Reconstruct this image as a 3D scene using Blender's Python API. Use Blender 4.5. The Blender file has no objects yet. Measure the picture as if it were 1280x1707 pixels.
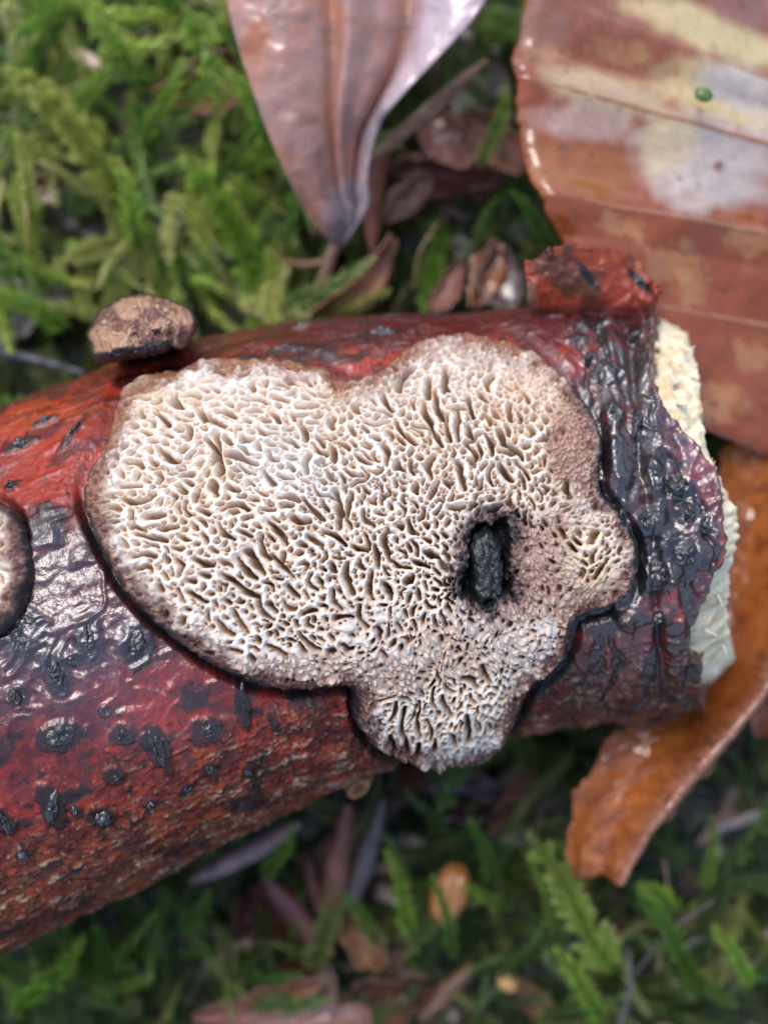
import bpy, math
import numpy as np
from mathutils import Vector

# ------------------------------------------------------------------ camera, sky, sun, exposure
# Everything below is written in millimetres and stored in metres (MM).
MM = 0.001
HC = 136.0            # camera height above the soil, mm
FPX = 2500.0          # focal length in photograph pixels
CX, CY = 640.0, 853.5 # centre of the photograph
scene = bpy.context.scene
col = scene.collection

cam_data = bpy.data.cameras.new('camera')
cam = bpy.data.objects.new('camera', cam_data)
col.objects.link(cam)
cam.location = (0, 0, HC * MM)
cam.rotation_euler = (0, 0, 0)
cam_data.sensor_fit = 'VERTICAL'
cam_data.sensor_height = 36.0
cam_data.lens = 36.0 * FPX / 1707.0
cam_data.clip_start = 0.005
cam_data.clip_end = 2000.0
cam_data.dof.use_dof = True
cam_data.dof.focus_distance = (HC - 36.5) * MM
cam_data.dof.aperture_fstop = 18.0
scene.camera = cam

SUN_EL, SUN_AZ = math.radians(56), math.radians(-30)   # azimuth from +Y (top of the picture) towards +X
world = bpy.data.worlds.new('World')
scene.world = world
world.use_nodes = True
wn = world.node_tree
bg = wn.nodes['Background']
sky = wn.nodes.new('ShaderNodeTexSky')
sky.sky_type = 'NISHITA'
sky.sun_disc = False
sky.sun_elevation = SUN_EL
sky.sun_rotation = SUN_AZ
sky.air_density = 1.0
sky.dust_density = 2.0
sky.ozone_density = 1.0
wn.links.new(sky.outputs['Color'], bg.inputs['Color'])
bg.inputs['Strength'].default_value = 0.15

sd = bpy.data.lights.new('sun', 'SUN')
sd.energy = 1.1
sd.angle = math.radians(26)
sd.color = (1.0, 0.96, 0.92)
sun = bpy.data.objects.new('sun', sd)
col.objects.link(sun)
sdir = Vector((math.sin(SUN_AZ) * math.cos(SUN_EL), math.cos(SUN_AZ) * math.cos(SUN_EL), math.sin(SUN_EL)))
sun.rotation_euler = sdir.to_track_quat('Z', 'Y').to_euler()
sun.location = sdir * 2.0

vs = scene.view_settings
vs.view_transform = 'Standard'
vs.look = 'None'
vs.gamma = 1.0
vs.use_curve_mapping = False
vs.exposure = 0.66

# ------------------------------------------------------------------ helpers
RNG = np.random.default_rng(11)

def P(px, py, z):
    """Point in mm seen at photograph pixel (px, py) at height z (mm)."""
    d = (HC - np.asarray(z, float)) / FPX
    return np.stack([(np.asarray(px, float) - CX) * d, -(np.asarray(py, float) - CY) * d,
                     np.broadcast_to(np.asarray(z, float), np.shape(d * np.asarray(px, float))) + 0.0], -1)

def project(V):
    d = FPX / (HC - V[..., 2])
    return V[..., 0] * d + CX, -V[..., 1] * d + CY

_T = np.random.default_rng(5).random((8, 256, 256))
def vn(x, y, scale, seed=0, octaves=1, gain=0.5):
    """Value noise in -1..1 on any coordinate arrays."""
    out, amp, tot = 0.0, 1.0, 0.0
    for o in range(octaves):
        f = 2.0 ** o / scale
        X = x * f + 37.7 * seed + 11.3 * o; Y = y * f + 91.1 * seed + 5.9 * o
        xi = np.floor(X).astype(int); yi = np.floor(Y).astype(int)
        fx = X - xi; fy = Y - yi
        fx = fx * fx * fx * (fx * (fx * 6 - 15) + 10); fy = fy * fy * fy * (fy * (fy * 6 - 15) + 10)
        t = _T[(seed + o) % 8]
        a = t[xi & 255, yi & 255]; b = t[(xi + 1) & 255, yi & 255]
        c = t[xi & 255, (yi + 1) & 255]; d = t[(xi + 1) & 255, (yi + 1) & 255]
        out = out + amp * ((a * (1 - fx) + b * fx) * (1 - fy) + (c * (1 - fx) + d * fx) * fy)
        tot += amp; amp *= gain
    return out / tot * 2 - 1

def ss(a, b, x):
    t = np.clip((x - a) / (b - a), 0, 1)
    return t * t * (3 - 2 * t)

def mix(c, c2, w):
    w = np.clip(w, 0, 1)[..., None]
    return c * (1 - w) + np.asarray(c2, float) * w

def mesh_np(name, V, F, C=None, smooth=True):
    """V (n,3) mm, F (m,k) indices, C (n,3) linear colours."""
    me = bpy.data.meshes.new(name)
    V = np.ascontiguousarray(V, np.float64); F = np.ascontiguousarray(F, np.int32)
    k = F.shape[1]
    me.vertices.add(len(V)); me.vertices.foreach_set('co', (V * MM).ravel().astype(np.float32))
    me.loops.add(F.size); me.loops.foreach_set('vertex_index', F.ravel())
    me.polygons.add(len(F))
    me.polygons.foreach_set('loop_start', np.arange(0, F.size, k, dtype=np.int32))
    me.polygons.foreach_set('loop_total', np.full(len(F), k, np.int32))
    if smooth:
        me.polygons.foreach_set('use_smooth', np.ones(len(F), bool))
    if C is not None:
        a = me.attributes.new('Col', 'FLOAT_COLOR', 'POINT')
        c4 = np.ones((len(V), 4), np.float32); c4[:, :3] = np.clip(C[:, :3], 0.002, 1)
        if C.shape[1] == 4: c4[:, 3] = C[:, 3]
        a.data.foreach_set('color', c4.ravel())
    me.update(); me.validate()
    return me

def tag(o, label=None, cat=None, group=None, kind=None):
    if label: o['label'] = label
    if cat: o['category'] = cat
    if group: o['group'] = group
    if kind: o['kind'] = kind
    return o

def thing(name, loc, label, cat, group=None):
    o = bpy.data.objects.new(name, None)
    col.objects.link(o)
    o.empty_display_size = 0.005
    o.location = Vector(loc) * MM
    return tag(o, label, cat, group)

def link(name, me, mat, parent=None):
    o = bpy.data.objects.new(name, me)
    me.materials.append(mat)
    col.objects.link(o)
    if parent is not None:
        o.parent = parent
    return o

def put(name, V, F, C, mat, parent=None, base=None, smooth=True, thick=0.0):
    """World-space vertices (mm) become one object whose origin is the thing's base."""
    if parent is not None:
        org = np.array(parent.location) / MM
        if parent.parent is not None:
            org = org + np.array(parent.parent.location) / MM
    else:
        org = np.array(base if base is not None else [V[:, 0].mean(), V[:, 1].mean(), V[:, 2].min()])
    me = mesh_np(name, V - org, F, C, smooth)
    o = link(name, me, mat, parent)
    if parent is None:
        o.location = Vector(org) * MM
    if thick:
        m = o.modifiers.new('thickness', 'SOLIDIFY'); m.thickness = thick * MM; m.offset = -1
    return o

def grid_faces(n, m, keep=None):
    i = np.arange(n * m).reshape(n, m)
    F = np.stack([i[:-1, :-1], i[:-1, 1:], i[1:, 1:], i[1:, :-1]], -1)
    F = F[keep] if keep is not None else F.reshape(-1, 4)
    return F

def compact(V, F, C):
    used = np.zeros(len(V), bool); used[F.ravel()] = True
    idx = np.cumsum(used) - 1
    return V[used], idx[F], (C[used] if C is not None else None)

# ------------------------------------------------------------------ materials
def nodes(name):
    m = bpy.data.materials.new(name); m.use_nodes = True
    nt = m.node_tree
    return m, nt, nt.nodes['Principled BSDF']

def add_noise(nt, scale_mm, detail=3, rough=0.6, coord='Object'):
    tc = nt.nodes.new('ShaderNodeTexCoord'); n = nt.nodes.new('ShaderNodeTexNoise')
    n.inputs['Scale'].default_value = 1000.0 / scale_mm
    n.inputs['Detail'].default_value = detail; n.inputs['Roughness'].default_value = rough
    nt.links.new(tc.outputs[coord], n.inputs['Vector'])
    return n

def maprange(nt, sock, a, b, lo=0.0, hi=1.0):
    r = nt.nodes.new('ShaderNodeMapRange')
    r.inputs['From Min'].default_value = a; r.inputs['From Max'].default_value = b
    r.inputs['To Min'].default_value = lo; r.inputs['To Max'].default_value = hi
    nt.links.new(sock, r.inputs['Value'])
    return r.outputs['Result']

def bump(nt, b, sock, dist_mm, strength=1.0, prev=None):
    bn = nt.nodes.new('ShaderNodeBump')
    bn.inputs['Distance'].default_value = dist_mm * MM
    bn.inputs['Strength'].default_value = strength
    nt.links.new(sock, bn.inputs['Height'])
    if prev is not None: nt.links.new(prev, bn.inputs['Normal'])
    nt.links.new(bn.outputs['Normal'], b.inputs['Normal'])
    return bn.outputs['Normal']

def vcol_mat(name, rough=(0.3, 0.5), bumps=((0.2, 0.02),), coat=0.0, coat_rough=0.1, coat_ior=1.5, grain=0.15, spec=0.5, sss=0.0, trans=0.0, wet_alpha=False):
    m, nt, b = nodes(name)
    at = nt.nodes.new('ShaderNodeAttribute'); at.attribute_name = 'Col'
    n = add_noise(nt, 0.35, 4, 0.7)
    mx = nt.nodes.new('ShaderNodeMix'); mx.data_type = 'RGBA'; mx.blend_type = 'MULTIPLY'
    mx.inputs['Factor'].default_value = 1.0
    g = maprange(nt, n.outputs['Fac'], 0.25, 0.75, 1 - grain, 1 + grain)
    nt.links.new(at.outputs['Color'], mx.inputs['A']); nt.links.new(g, mx.inputs['B'])
    nt.links.new(mx.outputs['Result'], b.inputs['Base Color'])
    r = add_noise(nt, 0.9, 4, 0.7)
    nt.links.new(maprange(nt, r.outputs['Fac'], 0.3, 0.7, rough[0], rough[1]), b.inputs['Roughness'])
    b.inputs['Specular IOR Level'].default_value = spec
    if coat:
        if wet_alpha: nt.links.new(at.outputs['Alpha'], b.inputs['Coat Weight'])
        else: b.inputs['Coat Weight'].default_value = coat
        b.inputs['Coat Roughness'].default_value = coat_rough
        b.inputs['Coat IOR'].default_value = coat_ior
    if sss:
        b.inputs['Subsurface Weight'].default_value = sss
        b.inputs['Subsurface Radius'].default_value = (1, 0.6, 0.4)
        b.inputs['Subsurface Scale'].default_value = 0.4 * MM
    prev = None
    st = maprange(nt, at.outputs['Alpha'], 0.2, 0.9, 1.0, 0.75) if wet_alpha else None     # standing water evens the surface out
    for sc, di in bumps:
        nn = add_noise(nt, sc, 3, 0.6)
        prev = bump(nt, b, nn.outputs['Fac'], di, 1.0, prev)
        if st is not None: nt.links.new(st, prev.node.inputs['Strength'])
    if coat and prev is not None:
        nt.links.new(prev, b.inputs['Coat Normal'])
    if trans:
        tr = nt.nodes.new('ShaderNodeBsdfTranslucent')
        nt.links.new(mx.outputs['Result'], tr.inputs['Color'])
        ms = nt.nodes.new('ShaderNodeMixShader'); ms.inputs[0].default_value = trans
        out = nt.nodes['Material Output']
        nt.links.new(b.outputs[0], ms.inputs[1]); nt.links.new(tr.outputs[0], ms.inputs[2])
        nt.links.new(ms.outputs[0], out.inputs['Surface'])
    return m

M_BARK = vcol_mat('wet_bark', (0.35, 0.65), ((0.9, 0.10), (0.30, 0.06), (0.12, 0.03)), 1.0, 0.16, 2.0, 0.35, 0.35, wet_alpha=True)
M_CRUST = vcol_mat('black_crust', (0.25, 0.5), ((0.5, 0.12), (0.2, 0.05)), 1.0, 0.12, 1.7, 0.3)
M_STUMP = vcol_mat('charred_stump', (0.4, 0.65), ((0.5, 0.2), (0.18, 0.1)), 0.9, 0.15, 1.6, 0.5)
M_PORE = vcol_mat('fungus_pores', (0.42, 0.6), ((0.25, 0.02),), 0.15, 0.25, 1.4, 0.08, 0.4)
M_MARGIN = vcol_mat('fungus_margin', (0.35, 0.6), ((0.3, 0.05), (0.12, 0.03)), 0.35, 0.25, 1.5, 0.25)
M_WOOD = vcol_mat('rotten_wood', (0.6, 0.85), ((0.6, 0.12), (0.2, 0.06)), 0, grain=0.10)
M_LEAF = vcol_mat('wet_leaf', (0.35, 0.55), ((3.5, 0.10), (0.6, 0.02)), 0.85, 0.11, 1.65, 0.18, 0.15)
M_DULL = vcol_mat('damp_leaf', (0.4, 0.6), ((1.2, 0.06), (0.3, 0.02)), 0.4, 0.22, 1.5, 0.22, 0.3)
M_SATIN = vcol_mat('satin_leaf', (0.4, 0.6), ((1.2, 0.06), (0.3, 0.015)), 0.9, 0.30, 1.9, 0.18, 0.4)
M_MOSS = vcol_mat('moss', (0.30, 0.5), ((0.3, 0.02),), 0.6, 0.18, 1.5, 0.2, 0.5, trans=0.4)
M_SOIL, _nt, _b = nodes('soil')
_n = add_noise(_nt, 6.0, 8, 0.7); _r = _nt.nodes.new('ShaderNodeValToRGB')
_r.color_ramp.elements[0].position = 0.3; _r.color_ramp.elements[0].color = (0.012, 0.009, 0.006, 1)
_r.color_ramp.elements[1].position = 0.75; _r.color_ramp.elements[1].color = (0.06, 0.04, 0.025, 1)
_nt.links.new(_n.outputs['Fac'], _r.inputs['Fac']); _nt.links.new(_r.outputs['Color'], _b.inputs['Base Color'])
_b.inputs['Roughness'].default_value = 0.7
bump(_nt, _b, _n.outputs['Fac'], 2.0)

# ------------------------------------------------------------------ ground
def ground():
    # one sheet, fine near the branch and coarse out to the horizon
    rr = np.concatenate([np.linspace(0, 120, 50), np.geomspace(130, 300000, 50)])
    th = np.linspace(0, 2 * np.pi, 97)[:-1]
    R, T = np.meshgrid(rr, th, indexing='ij')
    X, Y = R * np.cos(T), R * np.sin(T)
    amp = 1.6 * ss(0, 40, R) + 60 * ss(300, 8000, R)
    Z = amp * vn(X, Y, 22, 3, 3) * (R < 400) + (R >= 400) * amp * vn(X, Y, 2500, 4, 3) * 0.5
    V = np.stack([X, Y, Z], -1).reshape(-1, 3)
    n, m = R.shape
    i = np.arange(n * m).reshape(n, m); j = np.roll(i, -1, 1)
    F = np.stack([i[:-1], i[1:], j[1:], j[:-1]], -1).reshape(-1, 4)
    o = put('ground', V, F, None, M_SOIL, base=(0, 0, 0))
    tag(o, 'dark damp soil under the moss and fallen leaves', 'ground', kind='structure')
ground()

# ------------------------------------------------------------------ the branch: smooth axis
_ay = [5.142432e-14, -4.485120e-10, 6.627481e-07, -6.166058e-06, -0.55376955, 1147.30872]   # fitted to the silhouette
_hw = [-4.177167e-13, 9.888047e-10, -5.788941e-07, -1.238888e-04, 0.07715377, 402.053726]
KX = 1.17             # a station step is measured at the axis depth; this makes it surface pixels
def axis(x):
    py = np.polyval(_ay, x); k = np.polyval(_hw, x) / FPX
    k = k / np.sqrt(1 + k * k)
    r = k * (HC - 1.0) / (1 + k)
    return P(x, py, r + 1.0), r
def branch_frame(x):
    c, r = axis(x); c2, _ = axis(x + 1.0); c1, _ = axis(x - 1.0)
    T = c2 - c1; T /= np.linalg.norm(T, axis=-1, keepdims=True)
    up = np.array([0, 0, 1.0])
    B = np.cross(T, up); B /= np.linalg.norm(B, axis=-1, keepdims=True)   # towards the bottom of the picture
    N = np.cross(B, T)
    return c, r, T, N, B
def branch_pts(x, th, off=0.0):
    """x (n,), th (m,) -> positions (n,m,3), outward normals"""
    c, r, T, N, B = branch_frame(x)
    D = np.cos(th)[None, :, None] * N[:, None, :] + np.sin(th)[None, :, None] * B[:, None, :]
    return c[:, None, :] + (r[:, None, None] + off) * D, D
_lx = np.arange(-380, 1290, 4.0); _lt = np.radians(np.arange(-92, 92.1, 0.6))
_lookup = {}
def on_branch(px, py, off=0.0):
    """station x and angle th whose point at height `off` over the branch is seen at the pixel"""
    if off not in _lookup:
        V, _ = branch_pts(_lx, _lt, off); _lookup[off] = project(V)
    ax_, ay_ = _lookup[off]
    k = np.argmin((ax_ - px) ** 2 + (ay_ - py) ** 2 + 0.02 * (np.degrees(_lt)[None, :]) ** 2 * 0.1)
    i, j = np.unravel_index(k, ax_.shape)
    return _lx[i], _lt[j]
def place(px, py, off=0.0):
    x, t = on_branch(px, py)
    c, r, T, N, B = branch_frame(np.array([x]))
    D = math.cos(t) * N[0] + math.sin(t) * B[0]
    S = -math.sin(t) * N[0] + math.cos(t) * B[0]
    return c[0] + (r[0] + off) * D, D, T[0], S

def poly_sdf(px, py, poly):
    """signed distance, positive inside"""
    poly = np.asarray(poly, float)
    best = np.full(px.shape, 1e18); inside = np.zeros(px.shape, bool)
    for a, b in zip(poly, np.roll(poly, -1, 0)):
        e = b - a; wx, wy = px - a[0], py - a[1]
        t = np.clip((wx * e[0] + wy * e[1]) / (e @ e + 1e-9), 0, 1)
        best = np.minimum(best, (wx - e[0] * t) ** 2 + (wy - e[1] * t) ** 2)
        c = (a[1] > py) != (b[1] > py)
        xi = (b[0] - a[0]) * (py - a[1]) / (b[1] - a[1] + 1e-12) + a[0]
        inside ^= c & (px < xi)
    return np.where(inside, 1, -1) * np.sqrt(best)

def chaikin(p, n=2):
    p = np.asarray(p, float)
    for _ in range(n):
        q = np.roll(p, -1, 0)
        p = np.stack([0.75 * p + 0.25 * q, 0.25 * p + 0.75 * q], 1).reshape(-1, 2)
    return p

FUNGUS = chaikin([(180,700),(183,650),(213,620),(270,600),(350,585),(430,580),(500,585),(545,600),(580,620),(612,617),
    (640,590),(680,560),(730,546),(790,540),(840,548),(880,566),(915,595),(950,625),(985,665),(1005,720),(1007,770),
    (1000,818),(1030,845),(1060,885),(1072,930),(1064,985),(1040,1015),(1000,1030),(963,1040),(957,1080),(930,1125),
    (888,1150),(870,1185),(850,1232),(820,1260),(770,1274),(700,1274),(640,1260),(605,1232),(588,1190),(590,1148),
    (560,1150),(500,1157),(440,1152),(380,1127),(320,1092),(270,1052),(220,1007),(185,962),(163,910),(138,860),
    (130,815),(138,775),(166,740)])
FUNGUS_LEFT = chaikin([(-150,850),(-90,822),(-30,820),(10,832),(38,862),(48,915),(44,980),(26,1035),(-10,1062),(-70,1070),(-130,1040),(-170,960),(-170,890)])
HOLE = chaikin([(806,864),(822,884),(842,858),(853,900),(846,925),(850,955),(858,1000),(836,996),(814,1014),(784,1000),(772,965),(790,944),(780,905)], 1)

def blobs(px, py, spec, wob=0.0, base=None):
    """mix colours in soft-edged patches: (cx,cy,rx,ry,angle,colour,weight)"""
    c = base
    for cx, cy, rx, ry, an, co, w in spec:
        a = math.radians(an); dx, dy = px - cx, py - cy
        u = (dx * math.cos(a) + dy * math.sin(a)) / rx; v = (-dx * math.sin(a) + dy * math.cos(a)) / ry
        c = mix(c, co, w * ss(1.25, 0.55, np.sqrt(u * u + v * v) + wob))
    return c

# lenticels: px, py, half width (along branch), half height (round it), turn in degrees, height mm
LENT = [(36,740,21,11,-8,.35),(72,702,14,8,0,.3),(122,722,7,30,-38,.25),(20,808,10,9,0,.25),(76,880,24,32,-10,.4),
 (40,1052,26,36,10,.45),(150,1064,15,30,-14,.45),(228,1078,19,32,-10,.5),(95,1126,13,33,-14,.45),(122,1100,14,11,0,.3),
 (26,1158,12,15,0,.35),(102,1226,29,21,-22,.5),(205,1219,17,16,0,.45),(262,1242,17,44,-6,.5),(346,1214,24,21,-30,.45),
 (404,1174,11,38,-10,.45),(350,1280,12,15,0,.25),(88,1345,14,40,-8,.45),(172,1362,16,24,-6,.35),(414,1284,8,16,0,.25),
 (312,1312,12,9,0,.25),(250,1340,10,9,0,.25),(40,1425,12,11,0,.25),(176,1185,8,9,0,.25),(190,1295,12,16,0,.25),
 (5,1370,11,30,-8,.4),(455,1200,7,22,5,.3),(128,1350,8,14,0,.2),(214,660,7,16,-30,.15),(500,545,12,6,0,.2),(640,552,16,6,-10,.2),
 (1140,925,44,26,4,.8),(1012,622,26,20,20,.55),(1022,690,14,22,0,.5),(1034,772,20,36,6,.6),(1092,800,13,30,10,.55),
 (1128,812,22,20,0,.5),(1080,870,22,20,30,.5),(1096,960,20,26,0,.5),(1150,850,14,18,0,.4),(960,568,18,8,10,.3),
 (1060,560,14,9,0,.3),(1100,1030,16,14,0,.4),(1080,1100,14,36,0,.35),(1125,1040,12,14,0,.4),(1055,1030,20,14,0,.4),
 (930,530,14,7,0,.3),(1005,545,16,6,5,.3),(985,600,14,12,20,.4),(1060,700,10,26,-4,.35),(1176,880,14,20,0,.4)]

RED = (0.34, 0.024, 0.010); ORANGE = (0.40, 0.056, 0.010); MAROON = (0.10, 0.010, 0.010); PURPLE = (0.060, 0.016, 0.022)
DARK = (0.012, 0.008, 0.009); SCAB = (0.42, 0.30, 0.19); BROWN = (0.13, 0.045, 0.02)

BARK_END = np.array([(440,1092),(500,1090),(560,1088),(640,1090),(668,1100),(700,1128),(740,1160),(790,1192),(860,1206),(905,1210),
    (935,1200),(965,1184),(1010,1166),(1060,1150),(1085,1142),(1096,1148),(1102,1166),(1140,1170),(1200,1174),(1300,1174.)])

def bark():
    root = thing('branch', (0, 0, 1.0), 'wet red-brown fallen branch with black lenticels and a broken pale wood end', 'branch')
    st = 2.3
    x = np.arange(-200, 1150, st / KX)
    tf = np.radians(np.linspace(-97, 97, 560)); tc = np.radians(np.linspace(97, 263, 30))[1:-1]
    th = np.concatenate([tf, tc, [tf[0] + 2 * np.pi]])
    V, D = branch_pts(x, th)
    c, r, T, N, B = branch_frame(x)
    px, py = project(V)
    X = np.repeat(x[:, None] * KX, len(th), 1); S = th[None, :] * r[:, None] / 0.04 + 0 * X
    front = (np.cos(th) > -0.15)[None, :] & (X > -999)
    # --- relief
    h = 0.45 * vn(X, S, 170, 1, 2) + 0.10 * vn(X, S, 45, 2, 2)
    wr = 1 - np.abs(vn(X + 18 * vn(X, S, 60, 7), S * 0.8 + 18 * vn(X, S, 60, 8), 42, 3, 2))
    wet = np.clip(np.exp(-(((px - 110) / 230) ** 2 + ((py - 1020 - 0.25 * px) / 165) ** 4)) + np.exp(-(((px - 1090) / 110) ** 2 + ((py - 830) / 170) ** 2)), 0, 1)
    h += (0.10 + 0.12 * wet) * ss(0.72, 1.0, wr) + wet * (0.10 * vn(X * 0.8 + S * 0.5, S - 0.4 * X, 17, 6, 3) + 0.035 * vn(X, S, 7, 3, 2))
    rid = 1 - np.abs(vn(X, S * 0.35, 16, 5, 2))             # fine folds across the stem
    h += 0.05 * ss(0.6, 1, rid) * (1 - wet * 0.5)
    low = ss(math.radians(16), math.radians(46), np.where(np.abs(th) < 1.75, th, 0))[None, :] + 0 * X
    scab = ss(0.20, 0.36, vn(X * 0.5 + S * 0.25, S * 1.3, 19, 6, 4, 0.65)) * np.clip(low * 1.2 + 0.25 * ss(0.2, .6, vn(X, S, 90, 3)) - 0.05, 0, 1) * front
    calm = ss(-0.25, 0.45, vn(X, S, 120, 6, 2) + 1.1 * low - 0.3) * (1 - 0.8 * wet)     # rough and smooth stretches of bark
    fleck = ss(0.42, 0.62, vn(X, S * 0.8, 7.5, 1, 2)) * front * calm
    h += 0.14 * scab + 0.05 * vn(X, S, 9, 4, 2) * (0.35 + low) + 0.06 * fleck + 0.05 * vn(X, S, 5.5, 2, 2) * (0.2 + 0.8 * calm)
    right = ss(880, 1010, px) * front
    h += right * (0.40 * vn(X * 1.5, S * 0.28, 40, 2, 2) + 0.12 * vn(X * 1.3, S * 0.6, 14, 3, 3) + 0.45 * np.exp(-((px - 1022 - 0.06 * (py - 700)) / 16) ** 2) - 0.5 * np.exp(-((px - 1062 - 0.10 * (py - 700)) / 9) ** 2) + 0.3 * np.exp(-((px - 1098 - 0.1 * (py - 800)) / 12) ** 2))
    # torn, crumpled black cracks on the right
    crack = ss(0.80, 0.97, 1 - np.abs(vn(X + 10 * vn(X, S, 30, 3), S * 0.25, 55, 6, 2))) * right
    h -= 0.35 * crack
    # lenticel collars
    lent = np.zeros_like(h)
    for (lx, ly, a, b, ang, hh) in LENT:
        sx, sth = on_branch(lx, ly); i0 = int((sx - x[0]) * KX / st); j0 = int(np.argmin(np.abs(tf - sth)))
        n = int(max(a, b) * 2.2 / st) + 3
        sl = np.s_[max(0, i0 - n):i0 + n, max(0, j0 - n):min(559, j0 + n)]
        rloc = r[min(max(i0, 0), len(r) - 1)]
        dx = X[sl] - sx * KX; ds = (th[None, sl[1]] - sth) * rloc / 0.04
        q = math.radians(ang); u = (dx * math.cos(q) - ds * math.sin(q)) / a; v = (dx * math.sin(q) + ds * math.cos(q)) / b
        e = np.sqrt(u * u + v * v)
        lent[sl] = np.maximum(lent[sl], ss(1.55, 0.95, e + 0.3 * vn(X[sl], S[sl], 14, 4, 2)))
    h += 0.22 * lent
    # the fungus sits in a shallow trough of bark
    fs = poly_sdf(px, py, FUNGUS); fs2 = poly_sdf(px, py, FUNGUS_LEFT)
    fm = np.maximum(fs, fs2); fm = np.where(front, fm, -999)
    h -= (0.25 + 0.5 * ss(780, 880, py)) * ss(-13, 2, fm)
    # bark ends in a jagged edge over the paler wood
    jag = 10 * vn(X, S, 40, 2, 3) + 5 * vn(X, S, 9, 3, 2)
    be = np.interp(py, BARK_END[:, 0], BARK_END[:, 1]) + jag
    be = np.where(np.abs(th)[None, :] < 1.62, be, 1150 + 2 * jag)
    over = px - be
    h -= 1.1 * ss(-3, 5, over)
    h += 0.18 * ss(-30, -6, over) * ss(2, -4, over)
    V2 = V + D * h[..., None]
    # --- colour
    n1 = vn(X, S, 70, 1, 3); n2 = vn(X, S, 22, 2, 3); n3 = vn(X, S, 8, 3, 2)
    C = np.zeros(X.shape + (3,)) + np.array(RED)
    wob = 0.28 * n2 + 0.15 * n1
    C = mix(C, ORANGE, 0.7 * ss(-0.1, 0.5, n1))
    C = mix(C, MAROON, 0.85 * ss(0.05, 0.4, vn(X, S, 55, 5, 3)))
    C = blobs(px, py, [
        (60, 720, 150, 40, -20, ORANGE, .6), (90, 760, 150, 55, -12, RED, .8), (120, 900, 130, 60, 10, MAROON, .8),
        (130, 1030, 240, 120, 22, PURPLE, .92), (20, 1120, 130, 120, 0, PURPLE, .85), (330, 1180, 150, 60, 28, RED, .7),
        (120, 1290, 150, 50, -10, MAROON, .55), (60, 1480, 330, 90, -22, (.20, .055, .02), .7), (330, 1370, 230, 60, -24, (.30, .06, .015), .7), (650, 545, 330, 40, -3, MAROON, .9), (1000, 540, 150, 40, 0, PURPLE, .8),
        (1060, 800, 120, 280, 0, PURPLE, .95), (1000, 1120, 190, 110, 0, DARK, .75), (1040, 700, 50, 190, 6, DARK, .7),
        (1120, 930, 80, 120, 0, DARK, .8), (1100, 830, 40, 160, 8, DARK, .6), (1135, 1010, 36, 40, 0, (.42, .03, .03), .8), (1062, 628, 44, 24, 10, (.30, .03, .03), .8),
        (990, 1070, 34, 46, 10, (.30, .03, .025), .7), (1150, 760, 46, 70, 0, (.24, .08, .09), .6)], wob, C)
    C = mix(C, (0.20, 0.018, 0.016), right * ss(0.25, 0.5, vn(X, S, 30, 7, 2)) * 0.8)
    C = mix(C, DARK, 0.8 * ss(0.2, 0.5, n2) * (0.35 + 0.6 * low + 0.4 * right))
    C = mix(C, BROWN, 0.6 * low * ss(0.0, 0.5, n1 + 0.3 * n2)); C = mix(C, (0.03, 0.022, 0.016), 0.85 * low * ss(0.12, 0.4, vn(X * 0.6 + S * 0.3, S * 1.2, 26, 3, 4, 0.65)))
    C = mix(C, SCAB, 0.9 * scab * ss(-0.6, 0.1, n3) * (1 - 0.6 * right))
    C = mix(C, (0.11, 0.010, 0.009), 0.7 * ss(0.0, 0.35, vn(X, S, 26, 2, 3)) * (0.3 + 0.7 * calm)); C = mix(C, (0.38, 0.06, 0.018), 0.45 * ss(0.15, 0.4, vn(X + 40, S, 16, 5, 3)) * (1 - right) * calm)
    C = mix(C, SCAB, (0.12 + 0.5 * low) * ss(0.5, 0.7, vn(X, S, 7, 6, 2))); C = mix(C, (0.36, 0.11, 0.06), 0.35 * fleck * (1 - right)); C = mix(C, DARK, 0.85 * ss(0.40, 0.62, vn(X * 1.2 + 77, S * 0.7, 15, 1, 3)) * (1 - 0.5 * wet)); C = mix(C, MAROON, 0.8 * ss(0.1, 0.4, vn(X, S, 38, 7, 3)))      # pale specks
    C = mix(C, (0.03, 0.016, 0.014), 0.8 * ss(0.62, 0.85, vn(X + 99, S, 13, 4, 2)))
    C = mix(C, DARK, 0.85 * ss(0.28, 0.5, vn(X * 0.8 + 300, S, 60, 2, 4, 0.6)) * (1 - 0.4 * wet))     # black staining
    C = mix(C, DARK, 0.9 * crack)
    C = mix(C, DARK, 0.85 * ss(0.3, 0.9, lent))
    edge_seam = ss(-16, -3, fm) * (0.55 + 0.4 * n2)
    C = mix(C, (0.010, 0.008, 0.009), np.clip(edge_seam * 1.8, 0, 1) * np.clip(ss(770, 880, py) + ss(950, 1000, px) * ss(600, 680, py), 0, 1))       # black seam along the fungus edge
    C = mix(C, (0.20, 0.10, 0.07), 0.6 * ss(-10, 2, over))
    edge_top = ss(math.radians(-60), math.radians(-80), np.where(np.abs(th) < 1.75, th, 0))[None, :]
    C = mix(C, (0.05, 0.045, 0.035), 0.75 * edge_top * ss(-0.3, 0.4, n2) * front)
    keepv = (over < 9) & ~((fm > 34))
    k = keepv[:-1, :-1] & keepv[1:, :-1] & keepv[:-1, 1:] & keepv[1:, 1:]
    F = grid_faces(len(x), len(th), k)[:, ::-1]
    wetness = np.clip(0.30 + 0.8 * wet + 0.15 * n2 + 0.5 * right - 0.35 * low - 0.5 * scab + 0.4 * np.exp(-(((px - 640) / 420) ** 2 + ((py - 560) / 60) ** 2)), 0.04, 1)
    C = np.concatenate([C, wetness[..., None]], -1)
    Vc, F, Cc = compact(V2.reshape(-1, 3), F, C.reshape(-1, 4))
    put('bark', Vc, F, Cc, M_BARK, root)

    # --- lenticels
    rl = np.random.default_rng(3)
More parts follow.
